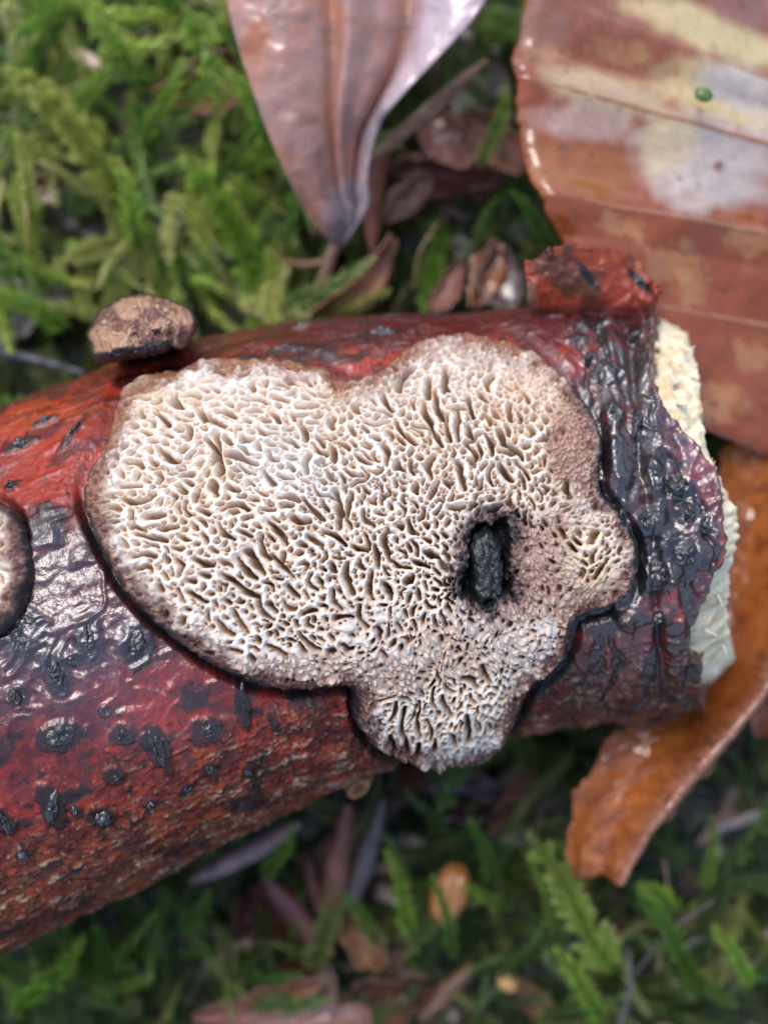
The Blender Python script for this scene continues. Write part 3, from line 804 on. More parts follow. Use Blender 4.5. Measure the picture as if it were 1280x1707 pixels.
# ------------------------------------------------------------------ leaves
def leaf_obj(name, G, C, label, cat='leaf', mat=None, thick=0.18, veins=None, group=None, vein_col=(0.3, 0.11, 0.05), vw=0.22, under=None):
    """G (n,m,3) grid of points in mm"""
    n, m = G.shape[:2]
    mid = G[n // 2, m // 2]
    base = (mid[0], mid[1], G[..., 2].min())
    if veins is None:
        o = put(name, G.reshape(-1, 3), grid_faces(n, m), C.reshape(-1, 3), mat or M_LEAF, base=base, thick=thick)
        return tag(o, label, cat, group)
    root = thing(name, base, label, cat, group)
    put('blade', G.reshape(-1, 3), grid_faces(n, m), C.reshape(-1, 3), mat or M_LEAF, root, thick=thick)
    for nm, path, w0, w1 in veins:
        tube(nm, path, w0, w1, vein_col, mat or M_LEAF, root)
    return root

def tube(name, path, r0, r1, colour, mat, parent=None, label=None, cat=None, group=None, flat=1.0, wob=0.0, seed=0):
    path = np.asarray(path, float); n = len(path); k = 10
    T = np.gradient(path, axis=0); T /= np.linalg.norm(T, axis=1, keepdims=True) + 1e-9
    S = np.cross(T, [0, 0, 1.0]); S /= np.linalg.norm(S, axis=1, keepdims=True) + 1e-9
    U = np.cross(S, T)
    rr = np.linspace(r0, r1, n)[:, None] * (1 + wob * vn(np.arange(n) * 4.0, np.arange(n) * 0.0 + seed * 9, 11, 2, 2))[:, None]
    a = np.linspace(0, 2 * np.pi, k + 1)[:-1]
    V = path[:, None] + (rr * np.cos(a)[None])[..., None] * S[:, None] + (rr * flat * np.sin(a)[None])[..., None] * U[:, None]
    i = np.arange(n * k).reshape(n, k); j = np.roll(i, -1, 1)
    F = np.stack([i[:-1], i[1:], j[1:], j[:-1]], -1).reshape(-1, 4)
    V = V.reshape(-1, 3)
    # close the ends
    V = np.concatenate([V, path[:1], path[-1:]]); e0, e1 = len(V) - 2, len(V) - 1
    caps = [[e0, i[0, (q + 1) % k], i[0, q], e0] for q in range(0)]
    C = np.zeros((len(V), 3)) + np.array(colour)
    C *= (1 + 0.3 * vn(V[:, 0] * 25, V[:, 1] * 25, 14, 3, 3))[:, None]
    V[e0], V[e1] = path[0], path[-1]
    F = np.concatenate([F, np.array([[e0, i[0, (2*q+2) % k], i[0, 2*q+1], i[0, 2*q]] for q in range(k // 2)] +
                                     [[e1, i[-1, 2*q], i[-1, 2*q+1], i[-1, (2*q+2) % k]] for q in range(k // 2)])])
    o = put(name, V, F, C, mat, parent, base=None if parent is not None else path.min(0) * [0, 0, 1] + path.mean(0) * [1, 1, 0])
    if label: tag(o, label, cat, group)
    return o

def polyline(pts, n=60):
    """pts: (px,py,z) list -> smooth path in mm"""
    Q = np.array([P(a, b, c) for a, b, c in pts])
    return loft(Q, Q, n, 2)[:, 0]

def big_leaf():
    rows = [((905,-130),(1560,90),20), ((880,-14),(1560,250),21), ((868,60),(1560,270),21), ((853,100),(1560,300),22), ((862,128),(1560,322),22), ((863,190),(1560,370),22),
            ((876,270),(1560,420),22), ((898,322),(1560,446),22.5), ((942,402),(1560,500),22), ((1010,496),(1560,595),20.5), ((1090,610),(1560,720),20), ((1130,680),(1560,830),20), ((1150,706),(1560,880),19)]
    vein_rows = [1 / 12., 4 / 12., 7 / 12., 9 / 12.]
    A = np.array([P(*r[0], r[2]) for r in rows]); B = np.array([P(*r[1], r[2] - 8.0) for r in rows])
    n, m = 210, 120
    G = loft(A, B, n, m)
    u = np.linspace(0, 1, n)[:, None] + np.zeros((1, m)); v = np.zeros((n, 1)) + np.linspace(0, 1, m)[None, :]
    px, py = project(G)
    # each panel between veins is a shallow ramp, the vein its fold
    kn = np.array([-0.2, 1 / 12, 4 / 12, 7 / 12, 9 / 12, 1.1])
    ph = np.interp(u, kn, np.arange(6.)); f = ph % 1
    G[..., 2] += (0.9 * np.abs(f - 0.42) * 2 - 0.5 * f) * (0.7 + 0.3 * v) + 0.5 * vn(px, py, 120, 2, 2) + 0.10 * vn(px, py, 30, 3, 2)
    edge = np.clip(v / 0.04, 0, 1); G[..., 2] -= 0.7 * (1 - edge) ** 2
    G[..., 0] += 0.25 * vn(py, py * 0, 14, 3, 3) * np.exp(-v * 30)
    n1 = vn(px, py, 90, 2, 3); n2 = vn(px, py, 26, 3, 3); n3 = vn(px, py, 9, 1, 2)
    C = np.zeros(G.shape) + np.array([0.27, 0.064, 0.020])
    C = mix(C, (0.28, 0.095, 0.05), ss(240, 0, py + 50 * n1) * 0.8)
    C = C * (1 + 0.12 * vn(px, py, 14, 4, 3) + 0.18 * n2)[..., None]
    wob = 0.25 * n2 + 0.15 * n1
    CREAMY, PALE = (0.62, 0.48, 0.24), (0.55, 0.47, 0.42)
    C = blobs(px, py, [(1180, 60, 160, 38, 22, CREAMY, .95), (1240, 20, 60, 30, 10, (.27, .12, .09), .95), (1010, 160, 130, 36, 15, (.55, .40, .24), .85),
        (1200, 160, 130, 50, 20, CREAMY, .9), (1230, 150, 80, 40, 20, PALE, .9), (1180, 270, 130, 85, 10, PALE, .85), (1110, 240, 50, 60, 30, (.60, .45, .22), .6),
        (960, 205, 90, 32, 5, (.50, .33, .27), .8), (970, 290, 100, 55, 10, (.34, .115, .03), .85), (900, 60, 50, 60, 0, (.33, .17, .12), .6)], wob, C)
    TANP = (0.46, 0.22, 0.085)
    for (a, b, rx, ry) in [(1030,380,40,22),(1120,440,55,36),(1150,470,40,34),(1040,90,50,18),(925,92,26,16),(1240,400,36,22),(1210,660,40,24),(1180,690,40,18),(1250,600,30,30)]:
        C = blobs(px, py, [(a, b, rx, ry, 10, TANP, .62)], 0.7 * n2 + 0.45 * n3, C)
    C = mix(C, (0.06, 0.025, 0.015), ss(0.66, 0.85, vn(px, py, 12, 6, 2)) * 0.8)
    net = ss(0.86, 0.98, 1 - np.abs(vn(px + 0.3 * py + 6 * n2, py * 0.25, 13, 5))) + 0.7 * ss(0.86, 0.98, 1 - np.abs(vn(px * 0.3, py + 5 * n2, 9, 6)))
    C = C * (1 - 0.12 * np.clip(net, 0, 1))[..., None]; G[..., 2] += 0.03 * net
    for (a, b, rr_) in [(1195,278,9),(935,246,8),(985,258,5),(1130,300,4),(1160,310,4),(905,290,5)]:
        C = blobs(px, py, [(a, b, rr_, rr_, 0, (.16, .055, .025), .9)], 0.2 * n3, C)
    vs_ = []
    for vr in vein_rows:
        i = int(round(vr * (n - 1))); path = G[i, ::3].copy(); path[:, 2] += 0.06
        vs_.append(('vein', path, 0.13, 0.3))
    leaf_obj('beech_leaf', G, C, 'large glossy brown beech leaf with cream bleached patches and straight side veins', veins=vs_, vein_col=(0.36, 0.16, 0.08), thick=0.2)
big_leaf()

def mauve_leaf():
    L = [(372,-90,20),(382,10,20),(402,90,19.5),(440,200,18.5),(480,295,17),(520,365,15),(545,396,14),(560,410,13)]
    R = [(840,-90,20),(806,12,20),(752,82,19.5),(672,165,18.5),(632,215,17),(612,300,15.5),(612,345,14.5),(572,408,13)]
    A = np.array([P(*p) for p in L]); B = np.array([P(*p) for p in R])
    n, m = 160, 110
    G = loft(A, B, n, m); px, py = project(G)
    v = np.zeros((n, 1)) + np.linspace(0, 1, m)[None, :]; u = np.linspace(0, 1, n)[:, None] + 0 * v
    wd = np.interp(u, [0, .5, .8, 1], [1, .9, .6, .2])
    fold = np.interp(u[:, 0], [0, .45, .8, 1], [0.66, 0.80, 0.75, 0.6])[:, None]
    rid = np.interp(u[:, 0], [0, .5, 1], [0.45, 0.58, 0.6])[:, None]
    G[..., 2] += wd * (2.2 * np.exp(-((v - 0.2) / 0.25) ** 2) - 2.0 * np.exp(-((v - fold) / 0.05) ** 2) + 1.0 * np.exp(-((v - rid) / 0.05) ** 2)
                       + 1.5 * ss(fold, 1.0, v) - 0.8 * np.exp(-((v - rid + 0.09) / 0.04) ** 2)) + 0.22 * vn(px, py, 40, 3, 3)
    n1 = vn(px, py, 70, 2, 3); n2 = vn(px, py, 24, 4, 3)
    C = np.zeros(G.shape) + np.array([0.40, 0.20, 0.15])
    C = mix(C, (0.48, 0.36, 0.40), ss(fold, fold + 0.06, v) * 0.85)
    C = mix(C, (0.48, 0.19, 0.10), 0.7 * ss(0.0, 0.5, n1) * (v < fold))
    C = blobs(px, py, [(430, 75, 26, 34, 30, (.42, .12, .03), .9), (580, 360, 40, 70, 10, (.26, .25, .30), .8), (625, 220, 16, 60, 15, (.20, .16, .18), .6)], 0.35 * n2, C)
    C = mix(C, (0.22, 0.13, 0.11), 0.5 * ss(0.25, 0.6, n2))
    petiole = polyline([(562,404,13.3),(552,425,12.5),(545,450,11.5),(530,480,10)], 30)
    leaf_obj('folded_leaf', G, C, 'pinkish mauve folded leaf tapering to a grey tip on the moss', mat=M_SATIN,
             veins=[('petiole', petiole, 0.55, 0.45), ('vein', np.stack([G[i, int(rid[i, 0] * (m - 1))] + [0, 0, 0.05] for i in range(0, n, 3)]), 0.25, 0.12)], vein_col=(0.35, 0.18, 0.15), thick=0.2)
mauve_leaf()

def orange_leaf():
    # curling strip: runs behind the broken end and rolls up along its lower edge
    L = [(1205,735,15),(1190,800,14.5),(1185,900,14.5),(1180,1000,15),(1165,1110,15.5),(1110,1190,16),(1000,1235,16.5),(985,1290,16.5),(958,1330,16.5),(950,1400,16),(948,1466,15.5)]
    R = [(1330,740,17),(1345,800,17.5),(1350,900,18),(1350,1000,18.5),(1325,1090,19),(1268,1180,19.5),(1200,1275,19.5),(1150,1330,19),(1110,1378,18.5),(1072,1430,17.5),(1045,1462,16)]
    A = np.array([P(*p) for p in L]); B = np.array([P(*p) for p in R])
    n, m = 220, 90
    G = loft(A, B, n, m); px, py = project(G)
    v = np.zeros((n, 1)) + np.linspace(0, 1, m)[None, :]; u = np.linspace(0, 1, n)[:, None] + 0 * v
    roll = ss(0.62, 1.0, v)
    G[..., 2] += -1.4 * np.sin(np.pi * np.clip(v / 0.8, 0, 1)) * ss(0, .3, u) + 2.0 * np.exp(-((v - 0.80) / 0.10) ** 2) - 2.4 * ss(0.86, 1, v) + 0.3 * vn(px, py, 60, 2, 3)
    G[..., 2] += 0.5 * np.exp(-((u - 0.97) / 0.03) ** 2)
    rag = (np.exp(-v * 14) + np.exp(-(1 - v) * 14)) ; G[..., 0] += rag * 0.9 * vn(py, px, 34, 3, 3); G[..., 1] += (rag + 0.9 * np.exp(-(1 - u) * 30)) * 0.8 * vn(px, py, 30, 5, 3)
    ven = ss(0.8, 0.97, 1 - np.abs(vn(u * 700 + v * 160, v * 40, 46, 2))); G[..., 2] += 0.10 * ven + 0.18 * vn(px, py, 22, 4, 2)
    n1 = vn(px, py, 70, 2, 3); n2 = vn(px, py, 20, 3, 3)
    C = np.zeros(G.shape) + np.array([0.40, 0.115, 0.022])
    C = mix(C, (0.30, 0.075, 0.016), 0.8 * ss(-0.1, 0.5, n1)); C = mix(C, (0.50, 0.20, 0.06), 0.7 * ss(0.1, 0.5, n2) * ss(0.7, 1, u))
    C = mix(C, (0.36, 0.17, 0.12), ss(0.68, 0.82, v) * 0.75)  # mauve highlight of the rolled edge put into the colour
    C = mix(C, (0.12, 0.05, 0.03), ss(0.35, 0.6, vn(px, py, 8, 4, 2)) * np.exp(-((v - 0.76) / 0.12) ** 2) * 0.8)
    C = C * (1 - 0.25 * ven + 0.2 * n2)[..., None]; C = mix(C, (0.14, 0.035, 0.012), 0.7 * ss(0.3, 0.6, vn(px, py, 32, 6, 3)))
    leaf_obj('curled_leaf', G, C, 'bright orange curled dead leaf bent round the broken end of the branch', thick=0.22)
orange_leaf()

def scale_leaf(name, p0, p1, width, z0, z1, colour, label, cat='bud scale', bend=0.0, cup=0.5, group=None, mat=None, n=60, m=21, seed=0, blunt=0.7, tilt=0.0):
    """narrow lanceolate leaf fragment between two pixels, width in px"""
    a, b = np.array(p0, float), np.array(p1, float); d = b - a; L = np.hypot(*d); d /= L; s = np.array([-d[1], d[0]])
    t = np.linspace(0, 1, n)[:, None]; v = np.linspace(-1, 1, m)[None, :]
    rs = np.random.default_rng(seed * 7 + int(width))
    frag = name == 'leaf_fragment' and width > 36
    blunt = 0.75 if frag else 0.5
    w = width / 2 * np.sin(np.pi * np.clip(t * rs.uniform(0.84, 0.95) + rs.uniform(0.015, 0.05), 0, 1)) ** blunt
    w = w * (1 + (0.30 if frag else 0.10) * vn(t * 90, t * 0 + seed * 13, 24, 2, 3))
    cx = a[0] + d[0] * L * t + s[0] * bend * np.sin(np.pi * t); cy = a[1] + d[1] * L * t + s[1] * bend * np.sin(np.pi * t)
    px = cx + s[0] * w * v; py = cy + s[1] * w * v
    k_ = 0.14 if frag else 0.05
    px = px + k_ * width * vn(px + 50 * seed, py, 26, 2, 3); py = py + k_ * width * vn(px, py + 50 * seed, 26, 3, 3)
    z = z0 - 1.0 + (z1 - z0) * t + (0.5 * rs.normal() * v * width * 0.02 if frag else 0) + cup * (0.1 if frag else 1) * (1 - v * v) * width * 0.02 + tilt * v + 0.15 * vn(px + 90 * seed, py, 25, 4, 2)
    rib = 0 * z
    if frag:                               # a torn piece of blade: creased along the midrib, ribbed, its border curling
        z = z + np.abs(v) * width * 0.016 - 0.020 * width * ss(0.75, 1.0, np.abs(v)) * rs.uniform(-1.2, 1.2)
        rib = ss(0.72, 0.95, 1 - np.abs(((t * L / 22 + np.abs(v) * 0.9) % 1) * 2 - 1)) + 1.2 * ss(0.10, 0.03, np.abs(v))
        z = z + 0.07 * rib
    G = P(px, py, z)
    colour = np.array(colour) * 1.15
    C = np.zeros(G.shape) + colour
    C = C * (1 + 0.35 * vn(px + 31 * seed, py, 30, 1, 3) + 0.2 * vn(px, py, 9, 2, 2))[..., None]
    C = C * (1 - 0.25 * np.clip(rib, 0, 1))[..., None]
    C = mix(C, np.array(colour) * 0.45, (0.1 if frag else 0.6) * ss(0.75, 1, np.abs(v) + 0 * t) + 0.35 * ss(0.3, 0.5, vn(px, py + 77 * seed, 14, 5, 2)))
    return leaf_obj(name, G, C, label, cat, mat=mat or (M_LEAF if frag else M_DULL), thick=0.12, group=group)

RB, PK, TN, MV, GY, OR = (0.20, 0.065, 0.045), (0.40, 0.20, 0.17), (0.38, 0.22, 0.10), (0.22, 0.13, 0.13), (0.20, 0.18, 0.19), (0.45, 0.17, 0.05)
for (nm, p0, p1, w, z0, z1, co, lab, cat, bend, cup) in [
    ('dead_grass_blade', (612,272), (812,100), 26, 15, 14, (0.30, 0.16, 0.10), 'straight flat brown strip wedged under the mauve leaf', 'plant strip', 0, .3),
    ('leaf_fragment', (520,525), (655,395), 44, 9, 11, (0.42, 0.20, 0.13), 'pale reddish curved leaf strip below the grey tip of the mauve leaf', 'leaf fragment', 26, 1.),
    ('leaf_fragment', (620,420), (640,240), 34, 11, 12, (0.34, 0.12, 0.07), 'upright red-brown strip beside the grey tip of the mauve leaf', 'leaf fragment', -8, .8),
    ('leaf_fragment', (600,520), (650,425), 34, 8, 9, (0.26, 0.12, 0.10), 'dull brick-red leaf sliver behind the branch', 'leaf fragment', 6, .6),
    ('leaf_fragment', (700,180), (790,275), 66, 8, 9, (0.34, 0.14, 0.10), 'reddish pink leaf scrap between the mauve leaf and the bleached beech leaf', 'leaf fragment', 8, .6),
    ('leaf_fragment', (650,285), (830,300), 80, 6, 6, RB, 'dull maroon leaf scrap under the flat brown strip', 'leaf fragment', 0, .4),
    ('leaf_fragment', (640,370), (720,290), 50, 7.5, 7, (0.32, 0.16, 0.12), 'faded rose-brown leaf scrap in the litter beyond the branch', 'leaf fragment', 0, .4),
    ('leaf_fragment', (770,180), (870,290), 70, 7, 7.5, (0.30, 0.12, 0.08), 'rusty leaf scrap tucked beside the edge of the beech leaf', 'leaf fragment', 0, .4),
    ('leaf_fragment', (790,510), (830,400), 60, 9, 8, (0.30, 0.13, 0.07), 'orange-brown narrow leaf behind the branch near the bark flap', 'leaf fragment', 5, .8),
    ('leaf_fragment', (850,520), (830,415), 70, 8, 7, (0.14, 0.10, 0.11), 'dark mauve leaf behind the branch next to the bark flap', 'leaf fragment', -8, .6),
    ('leaf_fragment', (720,520), (770,440), 40, 7, 7, (0.24, 0.10, 0.08), 'dark red leaf sliver in the shade behind the branch', 'leaf fragment', 4, .5),
    ('leaf_fragment', (260,165), (425,100), 90, 8, 9.5, (0.28, 0.10, 0.08), 'maroon leaf half sunk in moss beside the mauve leaf', 'leaf fragment', 10, .6),
    ('leaf_fragment', (120,85), (175,115), 26, 12, 12, (0.50, 0.36, 0.28), 'tiny cream leaf flake lying high on the moss', 'leaf fragment', 0, .5),
    ('leaf_fragment', (-10,455), (110,500), 56, 9, 8.5, (0.28, 0.22, 0.25), 'grey-mauve leaf under the moss by the small bracket', 'leaf fragment', 0, .5),
    ('leaf_fragment', (30,330), (120,300), 60, 6, 6, (0.16, 0.05, 0.04), 'dark maroon leaf deep in a gap of the moss', 'leaf fragment', 0, .5),
    ('leaf_fragment', (-10,560), (60,520), 46, 8, 8, (0.22, 0.20, 0.2), 'slate grey leaf scrap beside the shaded moss', 'leaf fragment', 0, .5),
    ('bud_scale', (315,1470), (500,1372), 34, 10, 12.5, (0.42, 0.26, 0.27), 'pale lilac strip lying under the lower edge of the branch', 'bud scale', 4, 1.),
    ('bud_scale', (580,1340), (545,1600), 44, 11, 8, (0.34, 0.13, 0.10), 'long red-brown bud scale standing below the twig scar', 'bud scale', 4, 1.2),
    ('bud_scale', (640,1330), (575,1520), 38, 10, 7.5, (0.20, 0.16, 0.17), 'long grey-purple bud scale beside the red-brown one', 'bud scale', -4, 1.),
    ('bud_scale', (440,1460), (530,1580), 44, 8, 8, (0.22, 0.09, 0.09), 'dark maroon bud scale leaning across the moss', 'bud scale', -4, 1.),
    ('bud_scale', (510,1420), (535,1520), 30, 7.5, 8, (0.16, 0.06, 0.05), 'short dark red scale between two longer ones', 'bud scale', 0, 1.),
    ('leaf_fragment', (400,1480), (540,1660), 120, 5, 5.5, (0.13, 0.04, 0.03), 'broad dark red leaf under the bud scales', 'leaf fragment', 0, .3),
    ('leaf_fragment', (575,1530), (640,1610), 70, 7, 7, (0.40, 0.20, 0.10), 'small tan leaf piece beside the red-brown bud scale', 'leaf fragment', 0, .8),
    ('leaf_fragment', (320,1700), (535,1640), 42, 9, 9.5, (0.40, 0.14, 0.10), 'salmon red strip lying flat on the moss', 'leaf fragment', 4, .8),
    ('leaf_fragment', (360,1720), (620,1690), 46, 9, 9, (0.40, 0.21, 0.19), 'pink-brown strip below the salmon red one', 'leaf fragment', 0, .8),
    ('leaf_fragment', (545,1610), (530,1720), 40, 8, 8, (0.30, 0.21, 0.17), 'beige sliver standing among the red strips', 'leaf fragment', 0, .8),
    ('leaf_fragment', (560,1720), (720,1640), 90, 6, 6.5, (0.20, 0.07, 0.05), 'dull red-brown leaf in the litter below the branch', 'leaf fragment', 0, .5),
    ('leaf_fragment', (340,1610), (420,1570), 26, 8, 8.5, (0.42, 0.24, 0.20), 'little pink flake resting on dark moss', 'leaf fragment', 0, .6),
    ('leaf_fragment', (660,1310), (860,1340), 110, 5, 5, (0.07, 0.035, 0.04), 'leaf sheet coloured blackish for the deep shade under the branch', 'leaf fragment', 0, .3),  # near-black colour stands in for the deep shade here
    ('leaf_fragment', (700,1700), (790,1610), 34, 8, 8, (0.24, 0.12, 0.08), 'brown sliver among moss shoots', 'leaf fragment', 0, .8),
    ('leaf_fragment', (1190,1385), (1270,1355), 20, 9, 9, (0.32, 0.26, 0.24), 'pale grey flake in the moss near the orange leaf', 'leaf fragment', 0, .5),
    ('leaf_fragment', (1120,1590), (1180,1560), 16, 9, 9, (0.22, 0.22, 0.23), 'pale grey bark flake on the moss beyond the orange leaf', 'leaf fragment', 0, .5),
    ('leaf_fragment', (1270,1230), (1300,1080), 90, 10, 11, (0.30, 0.11, 0.06), 'brown leaf lying behind the rolled edge of the orange leaf', 'leaf fragment', 0, .5),
    ('leaf_fragment', (-30,1570), (22,1505), 30, 12, 16, (0.20, 0.20, 0.24), 'grey lichen flake at the lower side of the branch', 'leaf fragment', 0, .5)]:
    g = 'leaf litter round the branch' if nm == 'leaf_fragment' else ('bud scales below the branch' if nm == 'bud_scale' else None)
    if p0[1] > 1300: co = tuple(0.62 * q for q in co); z0 -= 1.2; z1 -= 1.2  # litter below the branch darkened in colour for the shade there
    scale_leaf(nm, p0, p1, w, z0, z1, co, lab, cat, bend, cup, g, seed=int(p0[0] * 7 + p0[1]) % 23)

def seed_body(name, px, py, z, a, b, ang, colour, label, cat, mat):
    """rounded, slightly pointed lump with a crease"""
    nr, na = 24, 32
    ph = np.linspace(0, np.pi, nr)[:, None]; aa = np.linspace(0, 2 * np.pi, na + 1)[:-1][None, :]
    k = np.sin(ph) ** 0.9
    lx = np.cos(ph) * a + 0 * aa; ly = k * np.cos(aa) * b; lz = k * np.sin(aa) * b * 0.8
    w = 1 + 0.10 * vn(lx * 20, ly * 20 + lz * 9, 26, 2, 2) - 0.12 * np.exp(-(ly / (0.15 * b)) ** 2) * (lz > 0)
    ca, sa = math.cos(math.radians(ang)), math.sin(math.radians(ang))
    V = np.stack([(lx * ca - ly * sa) * w, -(lx * sa + ly * ca) * w, lz * w], -1) * 0.044 + P(px, py, z)
    C = np.zeros(V.shape) + np.array(colour) * (1 + 0.3 * vn(lx, ly, 14, 3, 3))[..., None]
    i = np.arange(nr * na).reshape(nr, na); j = np.roll(i, -1, 1)
    o = put(name, V.reshape(-1, 3), np.stack([i[:-1], i[1:], j[1:], j[:-1]], -1).reshape(-1, 4), C.reshape(-1, 3), mat)
    return tag(o, label, cat)
seed_body('seed', 750, 1490, 8, 58, 36, -70, (0.46, 0.20, 0.06), 'glossy orange-brown seed half buried in moss below the branch', 'seed', M_LEAF)
seed_body('seed', 846, 1638, 8, 22, 17, 40, (0.45, 0.27, 0.10), 'tiny tan round seed nestled among moss shoots', 'seed', M_DULL)
seed_body('moss_capsule', 1172, 158, 22.6, 16, 12, 20, (0.16, 0.30, 0.08), 'small green speck sitting on the bleached patch of the beech leaf', 'moss speck', M_MOSS)

# ------------------------------------------------------------------ moss
def shoot_arrays(L, rng, nstep, leaf, spread=55, curve=0.3, pinnate=False, wid=0.30, thick=0.16):
    """one moss shoot along +x in mm: stem verts/faces and leaflet quads with a 0..1 'tip' value"""
    t = np.linspace(0, 1, 14)
    cz = -curve * L * t ** 2 + 0.03 * L * np.sin(t * 5 + rng.uniform(0, 6)); cy = curve * L * 0.6 * rng.uniform(-1, 1) * t ** 2 + 0.02 * L * np.sin(t * 7)
    path = np.stack([t * L, cy, cz], -1)
    VV, TT = [], []
    def leaves(path, nst, lf, r0, tipb):
        s = np.linspace(0.03, 1, nst); k = np.clip((s * (len(path) - 1)).astype(int), 0, len(path) - 2); f = (s * (len(path) - 1) - k)[:, None]
        pos = path[k] * (1 - f) + path[k + 1] * f
        T = path[k + 1] - path[k]; T /= np.linalg.norm(T, axis=1, keepdims=True)
        S = np.cross(T, [0, 0.3, 1.0]); S /= np.linalg.norm(S, axis=1, keepdims=True); U = np.cross(S, T)
        for q in range(3):
            a = s * 60 + q * 2.1 + rng.normal(0, 0.35, nst)
            O = np.cos(a)[:, None] * S + np.sin(a)[:, None] * U
            sp = np.radians(spread * (1 - 0.5 * s ** 3) + rng.normal(0, 10, nst))[:, None]
            ld = np.cos(sp) * T + np.sin(sp) * O
            W = np.cross(ld, O); W /= np.linalg.norm(W, axis=1, keepdims=True) + 1e-9
            l = (lf * (1 - 0.45 * s ** 4) * rng.uniform(0.75, 1.2, nst))[:, None]
            b0 = pos + O * r0 * 0.4
            tip = b0 + ld * l + T * l * 0.12
            mid = b0 + ld * l * 0.4 + O * l * 0.06
            VV.append(np.stack([b0, mid + W * l * wid * 0.5, tip, mid - W * l * wid * 0.5], 1).reshape(-1, 3))
            tv = np.clip(tipb + 0.6 * s, 0, 1)
            TT.append(np.stack([tv * 0.5, tv * 0.8, np.clip(tv + 0.25, 0, 1), tv * 0.8], 1).reshape(-1))
    leaves(path, nstep, leaf, thick, 0.25)
    if pinnate:
        for q in np.linspace(0.12, 0.85, 9):
            k = int(q * 13)
            for sg in (-1, 1):
                bl = L * 0.17 * (1 - 0.7 * q) * rng.uniform(0.7, 1.2)
                tt = np.linspace(0, 1, 5)[:, None]
                d = np.array([0.75, sg * 0.75, 0.15])
                leaves(path[k] + tt * d * bl + tt ** 2 * [0, 0, -0.15 * bl], max(6, int(nstep * 0.20)), leaf * 0.7, thick * 0.6, 0.4)
    V = np.concatenate(VV); T_ = np.concatenate(TT)
    return path, V, T_

def rot_to(d, roll):
    d = d / np.linalg.norm(d); s = np.cross([0, 0, 1.0], d)
    s = s / (np.linalg.norm(s) + 1e-9); u = np.cross(d, s)
    s2 = s * math.cos(roll) + u * math.sin(roll); u2 = np.cross(d, s2)
    return np.stack([d, s2, u2], 0)

GREENS = [((0.10, 0.15, 0.05), (0.36, 0.48, 0.16)), ((0.06, 0.11, 0.045), (0.23, 0.36, 0.14)), ((0.15, 0.165, 0.07), (0.44, 0.47, 0.22)),
          ((0.04, 0.07, 0.035), (0.14, 0.22, 0.10)), ((0.09, 0.17, 0.04), (0.32, 0.54, 0.11))]
def shoot_col(T, g, dim=1.0):
    a, b = np.array(g[0]), np.array(g[1])
    return np.minimum((a + (b - a) * T[:, None] ** 1.2) * dim, 0.72)

def dead_zone(px, py):
    """where litter, not moss, covers the ground (soil-level pixels)"""
    z = np.exp(-(((px - 760) / 130) ** 2 + ((py - 1330) / 70) ** 2)) + np.exp(-(((px - 520) / 90) ** 2 + ((py - 1560) / 120) ** 2)) * 0.9
    z += np.exp(-(((px - 720) / 110) ** 2 + ((py - 300) / 130) ** 2)) * 0.65 + np.exp(-(((px - 560) / 90) ** 2 + ((py - 470) / 60) ** 2)) * 0.9
    z += np.exp(-(((px - 820) / 70) ** 2 + ((py - 470) / 60) ** 2)) * 0.9 + np.exp(-(((px - 560) / 60) ** 2 + ((py - 1690) / 50) ** 2)) * 0.8
    z += np.exp(-(((px - 60) / 40) ** 2 + ((py - 320) / 40) ** 2)) * 0.8 + np.exp(-(((px - 330) / 80) ** 2 + ((py - 130) / 40) ** 2)) * 0.7
    return z

